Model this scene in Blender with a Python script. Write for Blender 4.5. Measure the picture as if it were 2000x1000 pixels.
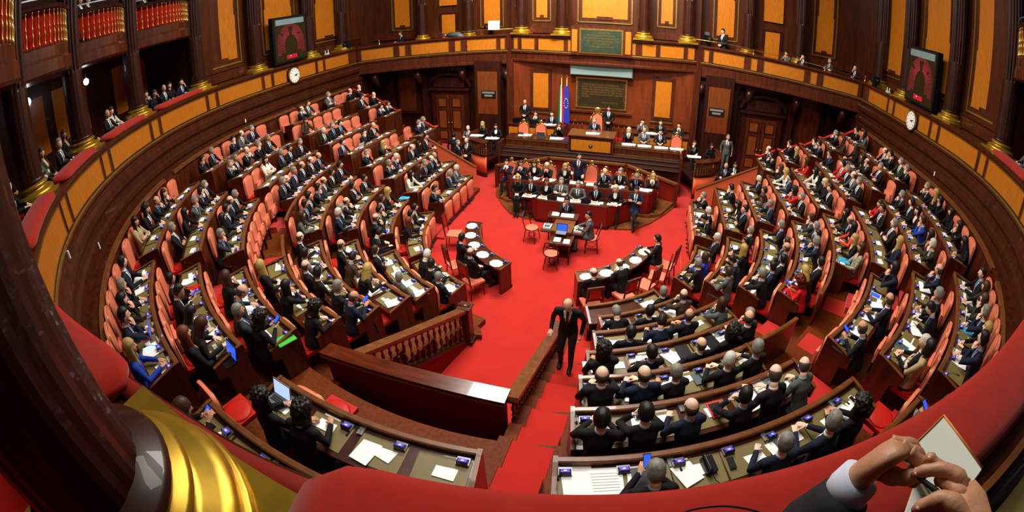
import bpy, bmesh, math, random
from math import sin, cos, pi, radians, degrees, atan2, hypot, sqrt
from mathutils import Vector, Matrix, noise
random.seed(7)
for o in list(bpy.data.objects): bpy.data.objects.remove(o)
SC = bpy.context.scene
COL = SC.collection

# ------------------------------------------------------------------ camera (a fisheye lens, as the photograph's)
cd = bpy.data.cameras.new('camera'); cam = bpy.data.objects.new('camera', cd); COL.objects.link(cam); SC.camera = cam
cd.type = 'PANO'; cd.sensor_width = 36; cd.sensor_fit = 'HORIZONTAL'
def _setpano(o):
    o.panorama_type = 'FISHEYE_EQUISOLID'; o.fisheye_lens = 904.09/2000*36; o.fisheye_fov = radians(300)
try: _setpano(cd)
except Exception: _setpano(cd.cycles)
cd.shift_x = -25.92/2000; cd.shift_y = (390.86-500)/1000
cd.clip_start = 0.02; cd.clip_end = 200
cam.matrix_world = Matrix.Translation((2.3323, -11.9375, 7.1527)) @ Matrix.Rotation(0.27893, 4, 'Z') @ Matrix.Rotation(pi/2-0.42302, 4, 'X') @ Matrix.Rotation(-0.00585, 4, 'Z')

# ------------------------------------------------------------------ light
wd = bpy.data.worlds.new('world'); SC.world = wd; wd.use_nodes = True
wd.node_tree.nodes['Background'].inputs[0].default_value = (0.55, 0.75, 1.0, 1); wd.node_tree.nodes['Background'].inputs[1].default_value = 0.012
def area(name, loc, rot, sx, sy, power, col, spread=None):
    l = bpy.data.lights.new(name, 'AREA'); l.shape = 'RECTANGLE'; l.size = sx; l.size_y = sy; l.energy = power; l.color = col
    if spread: l.spread = radians(spread)
    o = bpy.data.objects.new(name, l); COL.objects.link(o); o.location = loc; o.rotation_euler = [radians(a) for a in rot]; return o
area('skylight_lamp', (-1.0, 2.0, 14.5), (0, 0, 0), 7.0, 5.0, 2600, (1.0, 0.93, 0.84))
area('skylight_lamp', (0, -4.5, 14.5), (0, 0, 0), 6.0, 3.0, 550, (1.0, 0.93, 0.84))
area('front_fill', (0.0, 1.5, 13.0), (62, 0, 0), 7.0, 1.0, 800, (1.0, 0.80, 0.55), 100)  # area light aimed at the front wall, hanging free without a fitting
area('front_fill', (0.0, -8.5, 13.5), (48, 0, 0), 9.0, 1.5, 600, (1.0, 0.90, 0.78), 130)  # added fill from the camera side, brightens upright faces turned this way
SC.view_settings.view_transform = 'Standard'; SC.view_settings.look = 'None'
SC.view_settings.exposure = 0.28; SC.view_settings.gamma = 1.0; SC.view_settings.use_curve_mapping = False

# ------------------------------------------------------------------ materials
MATS = {}
def S(r, g, b):
    f = lambda c: ((c/255+0.055)/1.055)**2.4 if c > 10 else c/255/12.92
    return (f(r), f(g), f(b), 1)
def mat(name, col, rough=0.5, metal=0.0, emit=None, estr=0.0, var=0.0, scale=6.0, stretch=(1, 1, 1), col2=None, spec=0.5, coat=0.0, bump=0.0, sheen=0.0):
    m = bpy.data.materials.new(name); m.use_nodes = True; nt = m.node_tree; b = nt.nodes['Principled BSDF']
    b.inputs['Base Color'].default_value = col; b.inputs['Roughness'].default_value = rough; b.inputs['Metallic'].default_value = metal
    b.inputs['Specular IOR Level'].default_value = spec; b.inputs['Coat Weight'].default_value = coat; b.inputs['Sheen Weight'].default_value = sheen
    if emit: b.inputs['Emission Color'].default_value = emit; b.inputs['Emission Strength'].default_value = estr
    if var > 0 or col2:
        tc = nt.nodes.new('ShaderNodeTexCoord'); mp = nt.nodes.new('ShaderNodeMapping'); mp.inputs['Scale'].default_value = stretch
        nz = nt.nodes.new('ShaderNodeTexNoise'); nz.inputs['Scale'].default_value = scale; nz.inputs['Detail'].default_value = 5
        rp = nt.nodes.new('ShaderNodeValToRGB'); rp.color_ramp.elements[0].position = 0.3; rp.color_ramp.elements[1].position = 0.7
        c2 = col2 or tuple(c*(1-var) for c in col[:3])+(1,)
        rp.color_ramp.elements[0].color = c2; rp.color_ramp.elements[1].color = col
        nt.links.new(tc.outputs['Object'], mp.inputs[0]); nt.links.new(mp.outputs[0], nz.inputs[0]); nt.links.new(nz.outputs[0], rp.inputs[0]); nt.links.new(rp.outputs[0], b.inputs['Base Color'])
        if bump > 0:
            bp = nt.nodes.new('ShaderNodeBump'); bp.inputs['Strength'].default_value = bump; bp.inputs['Distance'].default_value = 0.01
            nt.links.new(nz.outputs[0], bp.inputs['Height']); nt.links.new(bp.outputs[0], b.inputs['Normal'])
    MATS[name] = m; return m
def M(n): return MATS[n]
mat('walnut', S(86, 35, 13), 0.33, var=.6, scale=3, stretch=(3, 3, .5), coat=.25)
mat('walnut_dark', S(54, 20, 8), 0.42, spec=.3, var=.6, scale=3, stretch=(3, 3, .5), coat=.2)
mat('walnut_wall', S(76, 33, 12), 0.34, var=.55, scale=2.2, stretch=(2.5, 2.5, .35), coat=.2)
mat('barrier_wood', S(104, 42, 14), 0.2, var=.5, scale=4, stretch=(.6, 4, 2), coat=.8)
mat('rail_wood', S(120, 70, 32), 0.35, var=.4, scale=4, stretch=(2, 2, 2), coat=.3)
mat('desk_wood', S(78, 34, 14), 0.28, var=.5, scale=4, stretch=(2, 2, 2), coat=.4)
mat('inlay_shaded', S(120, 60, 20), 0.4, var=.35, scale=4, stretch=(5, 5, .8), coat=.1)  # honey inlay darkened, shade under the gallery put into the colour
mat('walnut_front', S(116, 50, 17), 0.36, var=.4, scale=2.4, stretch=(3, 3, .5), coat=.2)
mat('honey_inlay', S(192, 114, 24), 0.36, var=.3, scale=5, stretch=(6, 6, .8), coat=.15)
mat('gold', S(205, 172, 88), 0.3, metal=.85, var=.25, scale=8)
mat('brass', S(196, 156, 46), 0.34, metal=.7, var=.35, scale=5)
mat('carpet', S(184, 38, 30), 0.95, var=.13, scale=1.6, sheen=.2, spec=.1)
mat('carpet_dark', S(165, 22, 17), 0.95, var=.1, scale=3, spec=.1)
mat('floor_wood', S(112, 50, 16), 0.6, spec=.12, var=.4, scale=5, stretch=(4, 4, 1))
mat('leather_orange', S(230, 124, 94), 0.5, var=.12, scale=3, spec=.35)
mat('leather_red', S(190, 32, 20), 0.5, var=.15, scale=3, spec=.3)
mat('velvet_red', S(168, 36, 22), 0.85, var=.14, scale=9, sheen=.15, spec=.12)
mat('red_panel', S(128, 24, 13), 0.7, var=.12, scale=2, spec=.2)
mat('salmon_panel', S(232, 104, 66), 0.7, var=.1, scale=2, spec=.2)
mat('green_leather', S(122, 108, 62), 0.5, var=.15, scale=5)
mat('paper', S(252, 255, 252), 0.8)
mat('print_grey', S(150, 155, 160), 0.8)
mat('black_plastic', S(16, 18, 20), 0.35)
mat('grey_plastic', S(120, 124, 124), 0.4)
mat('screen_violet', S(70, 50, 180), 0.3, emit=S(92, 70, 235), estr=0.9)
mat('screen_blue', S(30, 70, 190), 0.3, emit=S(40, 90, 230), estr=0.9)
mat('screen_white', S(170, 200, 240), 0.3, emit=S(170, 200, 240), estr=0.9)
mat('screen_dim', S(118, 146, 150), 0.45)
mat('steel', S(150, 155, 160), 0.35, metal=.8)
mat('white', S(240, 240, 236), 0.6)
mat('black', S(6, 6, 7), 0.6, spec=.3)
mat('marble_green', S(48, 66, 52), 0.3, var=.35, scale=6)
mat('bronze_dark', S(52, 44, 24), 0.4, metal=.3, var=.3, scale=8)
mat('led_red', S(150, 30, 50), 0.5, emit=S(235, 60, 90), estr=0.35)
mat('led_red_deep', S(120, 8, 20), 0.5, emit=S(200, 10, 30), estr=0.5)
mat('lamp_glow', S(255, 255, 255), 0.5, emit=(0.85, 0.85, 1, 1), estr=14)
mat('cyan', S(40, 170, 215), 0.6); mat('green', S(70, 190, 60), 0.6); mat('red', S(214, 24, 20), 0.5); mat('pink', S(236, 120, 116), 0.6)
mat('teal', S(30, 150, 140), 0.6); mat('slate', S(74, 88, 92), 0.5); mat('yellow', S(220, 214, 90), 0.5); mat('blue_flag', S(24, 44, 170), 0.6); mat('flag_green', S(20, 110, 60), 0.6)
mat('orange_edge', S(226, 130, 50), 0.5); mat('page_grey', S(236, 242, 226), 0.7); mat('olive_bag', S(14, 52, 40), 0.35)
# people
SKIN = [mat('skin_%s' % n, S(*c), 0.55, spec=.3) for n, c in (('light', (232, 184, 156)), ('mid', (220, 168, 138)), ('tan', (200, 146, 114)), ('pale', (240, 200, 176)))]
CL = dict(k=(15, 17, 19), v=(18, 30, 50), g=(82, 90, 88), c=(44, 50, 50), t=(178, 160, 118), r=(196, 22, 24), o=(226, 66, 34), e=(226, 222, 208), u=(28, 60, 170), n=(64, 50, 36), p=(150, 146, 120), l=(40, 50, 28))
CLN = dict(k='black', v='navy', g='grey', c='charcoal', t='beige', r='red', o='orange-red', e='cream', u='blue', n='brown', p='patterned', l='olive')
for k_, c_ in CL.items(): mat('cloth_'+k_, S(*c_), 0.8, var=.2, scale=14, spec=.25) if k_ != 'p' else mat('cloth_p', S(190, 186, 160), 0.8, scale=38, col2=S(40, 44, 36))
HC = dict(g=(138, 138, 128), w=(214, 212, 200), b=(72, 64, 54), d=(20, 16, 13), n=(58, 38, 22), D=(14, 11, 10), N=(66, 38, 20), Y=(190, 158, 86), W=(214, 200, 160), C=(24, 18, 14), R=(112, 52, 22), O=(96, 14, 12), B=(18, 13, 11))
HN = dict(g='grey-haired man', w='white-haired man', b='balding man', d='dark-haired man', n='brown-haired man', D='dark-haired woman', N='brown-haired woman', Y='blonde woman', W='pale-haired woman', C='dark-curled person', R='auburn-haired woman', O='red-curled woman', B='black-bobbed woman')
for k_, c_ in HC.items(): mat('hair_'+k_, S(*c_), 0.55, var=.4, scale=30, spec=.4)
mat('shirt_white', S(232, 236, 240), 0.75); mat('shirt_blue', S(150, 175, 215), 0.75); mat('tie_navy', S(24, 30, 60), 0.5); mat('tie_red', S(120, 20, 26), 0.5); mat('tie_grey', S(70, 76, 84), 0.5); mat('eye_dark', S(24, 18, 16), 0.3); mat('lip', S(170, 90, 80), 0.5)
mat('jeans', S(70, 92, 110), 0.8); mat('trouser_black', S(12, 13, 15), 0.8)

# ------------------------------------------------------------------ mesh helper
class MB:
    """collects faces with material slots and links them as ONE mesh object"""
    def __init__(s): s.v = []; s.f = []; s.m = []; s.mats = []; s.sm = []
    def mi(s, m):
        if m not in s.mats: s.mats.append(m)
        return s.mats.index(m)
    def add(s, vs, fs, m, smooth=False):
        o = len(s.v); s.v += [tuple(p) for p in vs]; k = s.mi(m)
        for f in fs: s.f.append([i+o for i in f]); s.m.append(k); s.sm.append(smooth)
    def box(s, c, d, m, rz=0.0, rx=0.0, ry=0.0):
        R = Matrix.Rotation(rz, 3, 'Z') @ Matrix.Rotation(rx, 3, 'X') @ Matrix.Rotation(ry, 3, 'Y'); c = Vector(c)
        vs = [c + R @ Vector((x*d[0]/2, y*d[1]/2, z*d[2]/2)) for x in (-1, 1) for y in (-1, 1) for z in (-1, 1)]
        s.add(vs, [(0, 1, 3, 2), (4, 6, 7, 5), (0, 4, 5, 1), (2, 3, 7, 6), (0, 2, 6, 4), (1, 5, 7, 3)], m)
    def bar(s, p, q, w, h, m, up=(0, 0, 1)):
        p = Vector(p); q = Vector(q); t = (q-p).normalized(); a = t.cross(Vector(up)).normalized(); b = a.cross(t)
        vs = [e + a*x*w/2 + b*y*h/2 for e in (p, q) for x, y in ((-1, -1), (1, -1), (1, 1), (-1, 1))]
        s.add(vs, [(0, 1, 2, 3), (7, 6, 5, 4), (0, 4, 5, 1), (1, 5, 6, 2), (2, 6, 7, 3), (3, 7, 4, 0)], m)
    def prism(s, pts, z0, z1, m):
        n = len(pts); s.add([(x, y, z0) for x, y in pts]+[(x, y, z1) for x, y in pts], [tuple(range(n))[::-1], tuple(range(n, 2*n))]+[(i, (i+1) % n, n+(i+1) % n, n+i) for i in range(n)], m)
    def lathe(s, prof, m, c=(0, 0, 0), n=16, smooth=True):
        vs = []; fs = []
        for r, z in prof:
            for i in range(n): a = 2*pi*i/n; vs.append((c[0]+r*cos(a), c[1]+r*sin(a), c[2]+z))
        for j in range(len(prof)-1):
            for i in range(n): fs.append((j*n+i, j*n+(i+1) % n, (j+1)*n+(i+1) % n, (j+1)*n+i))
        fs.append(tuple(range(n))[::-1]); fs.append(tuple(range((len(prof)-1)*n, len(prof)*n)))
        s.add(vs, fs, m, smooth)
    def tube(s, pts, rad, m, n=8, smooth=True, up=None):
        pts = [Vector(p) for p in pts]
        if not isinstance(rad, (list, tuple)): rad = [rad]*len(pts)
        vs = []; fs = []; prev = Vector(up) if up else None
        for i, p in enumerate(pts):
            t = (pts[min(i+1, len(pts)-1)]-pts[max(i-1, 0)]).normalized()
            if prev is None: prev = Vector((0, 0, 1)) if abs(t.z) < .9 else Vector((0, 1, 0))
            a = (prev - t*prev.dot(t))
            a = a.normalized() if a.length > 1e-4 else t.orthogonal().normalized()
            b = t.cross(a); prev = a; r = rad[i]; ra, rb = (r if isinstance(r, (list, tuple)) else (r, r))
            for k in range(n): q = 2*pi*k/n; vs.append(p + a*cos(q)*ra + b*sin(q)*rb)
        for j in range(len(pts)-1):
            for k in range(n): fs.append((j*n+k, j*n+(k+1) % n, (j+1)*n+(k+1) % n, (j+1)*n+k))
        fs.append(tuple(range(n))[::-1]); fs.append(tuple(range((len(pts)-1)*n, len(pts)*n)))
        s.add(vs, fs, m, smooth)
    def sweep(s, frames, prof, m, caps=True, closed=True, smooth=False):
        """frames: (origin, outward); prof: list of (outward distance, z)"""
        n = len(prof); vs = []; fs = []
        for o, a in frames:
            o = Vector(o); a = Vector(a)
            for d, z in prof: vs.append((o.x+a.x*d, o.y+a.y*d, o.z+z))
        L = n if closed else n-1
        for j in range(len(frames)-1):
            for i in range(L): fs.append((j*n+i, (j+1)*n+i, (j+1)*n+(i+1) % n, j*n+(i+1) % n))
        if caps and closed: fs.append(tuple(range(n))); fs.append(tuple(range((len(frames)-1)*n, len(frames)*n))[::-1])
        s.add(vs, fs, m, smooth)
    def ell(s, c, r, m, nu=12, nv=8, R=None):
        vs = []; fs = []; c = Vector(c)
        for j in range(nv+1):
            t = pi*j/nv
            for i in range(nu):
                a = 2*pi*i/nu; p = Vector((r[0]*sin(t)*cos(a), r[1]*sin(t)*sin(a), r[2]*cos(t)))
                vs.append(c + (R @ p if R else p))
        for j in range(nv):
            for i in range(nu): fs.append((j*nu+i, (j+1)*nu+i, (j+1)*nu+(i+1) % nu, j*nu+(i+1) % nu))
        s.add(vs, fs, m, True)
    def mesh(s, name):
        me = bpy.data.meshes.new(name); me.from_pydata(s.v, [], s.f)
        for m in s.mats: me.materials.append(MATS[m] if isinstance(m, str) else m)
        me.polygons.foreach_set('material_index', s.m); me.polygons.foreach_set('use_smooth', s.sm); me.update(); return me
    def build(s, name, parent=None, loc=None, rz=None):
        return link(name, s.mesh(name), parent, loc, rz)
def link(name, me, parent=None, loc=None, rz=None):
    o = bpy.data.objects.new(name, me); COL.objects.link(o)
    if parent is not None: o.parent = parent
    if loc is not None: o.location = loc
    if rz is not None: o.rotation_euler = (0, 0, rz)
    return o
def tag(o, label, cat, group=None, kind=None):
    o['label'] = label
    if cat: o['category'] = cat
    if group: o['group'] = group
    if kind: o['kind'] = kind
    return o
def thing(name, label, cat, loc=(0, 0, 0), rz=0.0, group=None):
    o = bpy.data.objects.new(name, None); o.empty_display_size = .1; COL.objects.link(o); o.location = loc; o.rotation_euler = (0, 0, rz)
    return tag(o, label, cat, group)
def struct(name, mb, parent=None, **k):
    o = mb.build(name, parent, **k)
    if parent is None: o['kind'] = 'structure'
    return o
def copy_tree(o, parent=None):
    c = o.copy(); COL.objects.link(c)
    if parent is not None: c.parent = parent
    for ch in o.children: copy_tree(ch, c)
    return c
ORD = 'zeroth first second third fourth fifth sixth seventh eighth ninth tenth eleventh twelfth thirteenth fourteenth fifteenth sixteenth seventeenth eighteenth nineteenth twentieth'.split()

# ------------------------------------------------------------------ the horseshoe: u is degrees from the camera side, past 90 tenths of metres along the straight arms
RK = [11.61, 10.625, 9.611, 8.63, 7.696, 6.758, 5.823, 4.89, 4.01]
HK = [3.662, 3.307, 2.981, 2.662, 2.303, 1.962, 1.625, 1.276, 0.95]
def _ss(a, b, x):
    t = min(1, max(0, (x-a)/(b-a))); return t*t*(3-2*t)
def hz(k, u): return .95+(HK[k]-.95)*(1+.15*_ss(-40, -10, u)*(1-_ss(32, 64, u)))
def fz(k, u): return hz(k, u)-.80 if k else hz(0, u)-.5
def rp(r, u):
    """point and outward direction at radius r, coordinate u"""
    if abs(u) <= 90: a = radians(u); return Vector((r*sin(a), -r*cos(a), 0)), Vector((sin(a), -cos(a), 0))
    sg = 1 if u > 0 else -1; return Vector((sg*r, (abs(u)-90)/10, 0)), Vector((sg, 0, 0))
def s_of(u, r): return radians(u)*r if abs(u) <= 90 else math.copysign(radians(90)*r+(abs(u)-90)/10, u)
def u_of(s, r):
    q = radians(90)*r; return degrees(s/r) if abs(s) <= q else math.copysign(90+(abs(s)-q)*10, s)
def urange(u0, u1, r, step=.28):
    s0, s1 = s_of(u0, r), s_of(u1, r); n = max(1, int(math.ceil(abs(s1-s0)/step))); return [u_of(s0+(s1-s0)*i/n, r) for i in range(n+1)]
def ring_frames(k, u0, u1, zf=None, r=None, step=.28):
    r = RK[k] if r is None else r; out = []
    for u in urange(u0, u1, r, step):
        p, a = rp(r, u); p.z = hz(k, u) if zf is None else zf(u); out.append((p, a))
    return out
# ================================================================== people
def lerp(a, b, t): return a+(b-a)*t
def head_mesh(mb, T, skin='skin_mid', female=False):
    """a head with brow, nose, mouth, chin, ears; T places it (origin at the middle of the skull)"""
    nu, nv = 28, 22; vs = []; fs = []
    for j in range(nv+1):
        t = pi*j/nv; cz = cos(t)
        for i in range(nu):
            a = 2*pi*i/nu; x = sin(t)*sin(a); y = sin(t)*cos(a); z = cz
            w = .081; d = .098; h = .119
            lo = max(0, -z); w *= 1-.30*lo**1.5; d *= 1-.10*lo**2
            X = w*x; Y = d*y; Z = h*z
            if y > 0:
                g = lambda px, pz, sx, sz: math.exp(-((x-px)/sx)**2-((z-pz)/sz)**2)
                Y += .026*g(0, -.16, .13, .16)*(1 if z > -.34 else .4) + .010*g(0, .02, .10, .2)
                Y -= .013*(g(.36, .04, .17, .11)+g(-.36, .04, .17, .11))
                Y += .006*g(0, .22, .5, .09) + .008*g(0, -.56, .24, .06) - .005*g(0, -.49, .3, .03) + .014*g(0, -.84, .35, .15)
                if z < -.1: Y += .008*lo
            else:
                Y -= .006*max(0, z)
                if z < -.35: Y += .03*(-z-.35)
            vs.append(T @ Vector((X, Y, Z)))
    for j in range(nv):
        for i in range(nu): fs.append((j*nu+i, (j+1)*nu+i, (j+1)*nu+(i+1) % nu, j*nu+(i+1) % nu))
    mb.add(vs, [f[::-1] for f in fs], skin, True)
    R = T.to_3x3()
    for s in (-1, 1):
        mb.ell(T @ Vector((s*.083, -.004, -.006)), (.010, .020, .031), skin, 8, 6, R)
        mb.ell(T @ Vector((s*.029, .080, .005)), (.013, .008, .0065), 'eye_dark', 8, 6, R)
        mb.ell(T @ Vector((s*.029, .084, .024)), (.017, .006, .004), 'eye_dark', 8, 4, R)
    mb.ell(T @ Vector((0, .093, -.067)), (.022, .007, .0055), 'lip', 8, 6, R)
def hair_mesh(style):
    mb = MB(); nu, nv = (44, 34) if style == 'curly' else (28, 20); vs = []; fs = []
    for j in range(nv+1):
        t = pi*j/nv
        for i in range(nu):
            a = 2*pi*i/nu; x = sin(t)*sin(a); y = sin(t)*cos(a); z = cos(t)
            back = -y
            fr = .30 if style in 'long bob curly' else .52
            line = fr if y > .55 else lerp(-.10, fr, max(0, min(1, (y-.1)/.45)))   # hairline height
            if back > .2: line = -.62
            if style in 'long bob curly': line = min(line, -.75 if y < .15 else line)
            m = max(0, min(1, (z-line)/.10+.4))
            if style == 'bald':
                top = z > .42 or (y > .30); m = 0 if top else m
                m *= .9
            th = {'short': .013, 'bald': .012, 'long': .017, 'bob': .024, 'curly': .038}[style]
            if style == 'curly' and m > 0: th += .022*noise.noise(Vector((x, y, z))*4)+.026*noise.noise(Vector((x, y, z))*9)+.010*noise.noise(Vector((x, y, z))*19)
            if style == 'short': th += .005*noise.noise(Vector((x*3, y*3, z*3)))+ (.006 if z > .5 else 0)
            off = -.006+(th+.006)*m; lo = max(0, -z)
            w = .081*(1-.22*lo**1.5)+off; d = .098+off; h = .119+off
            vs.append((w*x, d*y, h*z))
    for j in range(nv):
        for i in range(nu): fs.append((j*nu+i, j*nu+(i+1) % nu, (j+1)*nu+(i+1) % nu, (j+1)*nu+i))
    mb.add(vs, fs, 'hair_d', True)
    def curtain(zb, flare, thick):
        rows = []; n = 15; 
        for j in range(7):
            z = lerp(.03, zb, j/6); r = 1+flare*(j/6)
            ring = []
            for i in range(n):
                a = lerp(-2.05, 2.05, i/(n-1)); ring.append((.095*r*sin(a), -.100*r*cos(a)-.006+(0.012*j/6), z+.006*sin(i*2.3)))
            rows.append(ring)
        vs = [p for r_ in rows for p in r_]; k = len(vs)
        vs += [(p[0]*thick, p[1]*thick, p[2]) for r_ in rows for p in r_]
        f = []
        for j in range(6):
            for i in range(n-1): q = j*n+i; f.append((q, q+1, q+n+1, q+n)); f.append((k+q, k+q+n, k+q+n+1, k+q+1))
        for i in range(n-1): q = 6*n+i; f.append((q, q+1, k+q+1, k+q))
        for j in range(6): q = j*n; f.append((q, q+n, k+q+n, k+q)); q = j*n+n-1; f.append((q+n, q, k+q, k+q+n))
        mb.add(vs, f, 'hair_d', True)
    if style == 'long': curtain(-.27, .10, .78)
    if style == 'bob': curtain(-.13, .05, .80)
    if style == 'curly':
        curtain(-.16, .22, .6)
    me = mb.mesh('hair'); return me
HAIR = {s: hair_mesh(s) for s in ('short', 'bald', 'long', 'bob', 'curly')}
HSTYLE = dict(g='short', w='short', b='bald', d='short', n='short', D='long', N='long', Y='long', W='bob', C='curly', R='long', O='curly', B='bob')
def hand_geo(mb, wrist, d, nrm, side, curl=.5, skin='skin_mid', sc=1.0):
    """palm and five fingers; d: direction of the hand, nrm: out of the back of the hand, side: +1 puts the thumb on d x nrm's side"""
    w = Vector(wrist); d = Vector(d).normalized(); nrm = Vector(nrm); nrm = (nrm-d*nrm.dot(d)).normalized(); x = d.cross(nrm)*side
    mb.tube([w-d*.03, w, w+d*.03*sc, w+d*.07*sc, w+d*.092*sc], [(.022, .027), (.020, .027), (.017, .038*sc), (.014, .041*sc), (.010, .036*sc)], skin, 10, up=nrm)
    for i, (o, L) in enumerate(((.030, .066), (.011, .076), (-.009, .070), (-.028, .055))):
        p = w+d*.088*sc+x*o*sc; c = curl*(1+.12*i); a = d; pts = [p-d*.015]; q = p
        for seg in (.45, .31, .24):
            a = (a*cos(c)-nrm*sin(c)).normalized() if seg != .45 else (d*cos(c*.6)-nrm*sin(c*.6)).normalized()
            q = q+a*L*sc*seg; pts.append(q); 
            d2 = a; nn = (nrm-a*nrm.dot(a)).normalized(); nrm_l = nn
            a = (a*cos(c)-nn*sin(c)).normalized()
        mb.tube(pts, [.0105*sc, .0095*sc, .0085*sc, .0065*sc], skin, 6)
    t0 = w+d*.025*sc+x*.026*sc; t1 = t0+(d*.6+x*.7-nrm*.25).normalized()*.038*sc; t2 = t1+(d*.9+x*.15-nrm*.4).normalized()*.030*sc
    mb.tube([t0-x*.01, t0+x*.006, t1, t2], [.015*sc, .013*sc, .0115*sc, .008*sc], skin, 6)
def union_mesh(mb, voxel):
    me = mb.mesh('tmp'); o = bpy.data.objects.new('tmp', me); COL.objects.link(o)
    md = o.modifiers.new('r', 'REMESH'); md.mode = 'VOXEL'; md.voxel_size = voxel; md.use_smooth_shade = True
    sm = o.modifiers.new('s', 'SMOOTH'); sm.iterations = 3; sm.factor = .5
    dg = bpy.context.evaluated_depsgraph_get(); out = bpy.data.meshes.new_from_object(o.evaluated_get(dg)); bpy.data.objects.remove(o); return out
def body_mesh(name, J, head_yaw=0, head_pitch=0, female=False, voxel=.016, legs=True, skirt=False):
    """J: joints (hip, chest lean, shoulders, elbows, wrists, knees, ankles, hand directions). One mesh: clothing surface grown in one piece, head, hands, shoes."""
    mb = MB(); hip = Vector(J['hip']); neck = Vector(J['neck']); sh = J.get('sh', .185 if not female else .165)
    mid = hip.lerp(neck, .35); chest = hip.lerp(neck, .72)
    up = (neck-hip).normalized()
    mb.tube([hip-up*.10, hip, mid, chest, neck-up*.05, neck-up*.005], [(.115, .15), (.125, .175), (.105, .15), (.120, .172), (.075, .135), (.05, .06)], 'cloth_k', 16, up=(0, 1, 0))
    Ls = []
    for s, key in ((-1, 'L'), (1, 'R')):
        S0 = neck + Vector((s*sh, -.005, -.075)); E_ = Vector(J['e'+key]); W_ = Vector(J['w'+key])
        mb.tube([neck+Vector((s*.07, -.01, -.055)), S0, S0.lerp(E_, .5), E_, E_.lerp(W_, .5), W_], [.060, .064, .054, .047, .042, .034], 'cloth_k', 10)
        mb.ell(S0, (.062, .062, .060), 'cloth_k')
        if legs:
            H0 = hip+Vector((s*.09, .0, -.03)); K = Vector(J['k'+key]); A = Vector(J['a'+key])
            mb.tube([H0, H0.lerp(K, .5), K, K.lerp(A, .5), A], [.092, .082, .062, .056, .045], 'cloth_k', 10)
            mb.ell(K, (.063, .063, .063), 'cloth_k')
    if skirt:
        mb.tube([hip+Vector((0, 0, .05)), hip.lerp((Vector(J['kL'])+Vector(J['kR']))/2, .9)+Vector((0, 0, -.02))], [(.13, .18), (.12, .20)], 'cloth_k', 14, up=(0, 1, 0) if hip.z > .8 else (0, 0, 1))
    me = union_mesh(mb, voxel)
    # classify the clothing surface: jacket, shirt in the open front, tie, trousers
    out = MB(); fwd = Vector((0, 1, 0)); a3 = (fwd-up*fwd.dot(up)).normalized()
    mats = ['cloth_k', 'shirt_white', 'tie_navy', 'trouser_black', 'skin_mid', 'eye_dark', 'lip', 'black']
    for m in mats: out.mi(m)
    vs = [v.co.copy() for v in me.vertices]; o0 = 0; out.v = [tuple(v) for v in vs]
    wr = [Vector(J['wL']), Vector(J['wR'])]; el = [Vector(J['eL']), Vector(J['eR'])]
    for p in me.polygons:
        c = p.center; rel = c-neck; zz = rel.dot(up); x = abs(rel.x); k = 0
        armd = min((c-w_).length for w_ in wr)
        if zz > -.33 and zz < .02 and rel.dot(a3) > .045 and x < .012+(.33+zz)*.19 and x < .07:
            k = 2 if (x < .022 and not female) else 1
            if female and zz < -.20: k = 0
        if armd < .030: k = 1
        if legs and c.z < hip.z+.0 and (c-hip).length > .13 and armd > .09 and all((c-e_).length > .06 for e_ in el) and (c.z < hip.z-.02 or (hip.z < .8 and c.y > hip.y+.12 and c.z < .66)): k = 3
        out.f.append(list(p.vertices)); out.m.append(k); out.sm.append(True)
    bpy.data.meshes.remove(me)
    out.tube([neck-up*.05, neck+up*.03, neck+up*.09], [.060, .052, .052], 'skin_mid', 12)
    if not female: out.tube([neck-up*.02, neck+up*.022], [(.064, .064), (.058, .058)], 'shirt_white', 12)
    T = Matrix.Translation(neck+up*.03+Vector((0, .018, 0))) @ Matrix.Rotation(head_yaw, 4, 'Z') @ Matrix.Rotation(-head_pitch, 4, 'X') @ Matrix.Translation((0, .012, .125))
    head_mesh(out, T, 'skin_mid', female)
    for s, key in ((-1, 'L'), (1, 'R')):
        hd = J.get('h'+key)
        if hd: hand_geo(out, J['w'+key], hd[0], hd[1], hd[2], hd[3] if len(hd) > 3 else .5)
        if legs:
            A = Vector(J['a'+key]); fd = Vector(J.get('foot', (0, 1, 0)))
            out.tube([A+Vector((0, 0, .03))-fd*.04, A-fd*.05+Vector((0, 0, -.02)), A+fd*.06+Vector((0, 0, -.03)), A+fd*.17+Vector((0, 0, -.045)), A+fd*.20+Vector((0, 0, -.05))], [(.04, .036), (.05, .04), (.04, .043), (.026, .040), (.014, .025)], 'black', 10, up=(0, 0, 1))
    return out.mesh(name), T
UPB = (0, -.2, 1)
def seated(hip=(0, 0, .53), neck=(0, .06, 1.06), **k):
    J = dict(hip=hip, neck=neck, eL=(-.27, .16, .80), eR=(.27, .16, .80), wL=(-.09, .40, .79), wR=(.09, .40, .79), hL=((.6, .8, -.1), (0, 0, 1), 1, .5), hR=((-.6, .8, -.1), (0, 0, 1), -1, .5),
             kL=(-.13, .42, .52), kR=(.13, .42, .52), aL=(-.13, .46, .09), aR=(.13, .46, .09)); J.update(k); return J
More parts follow.
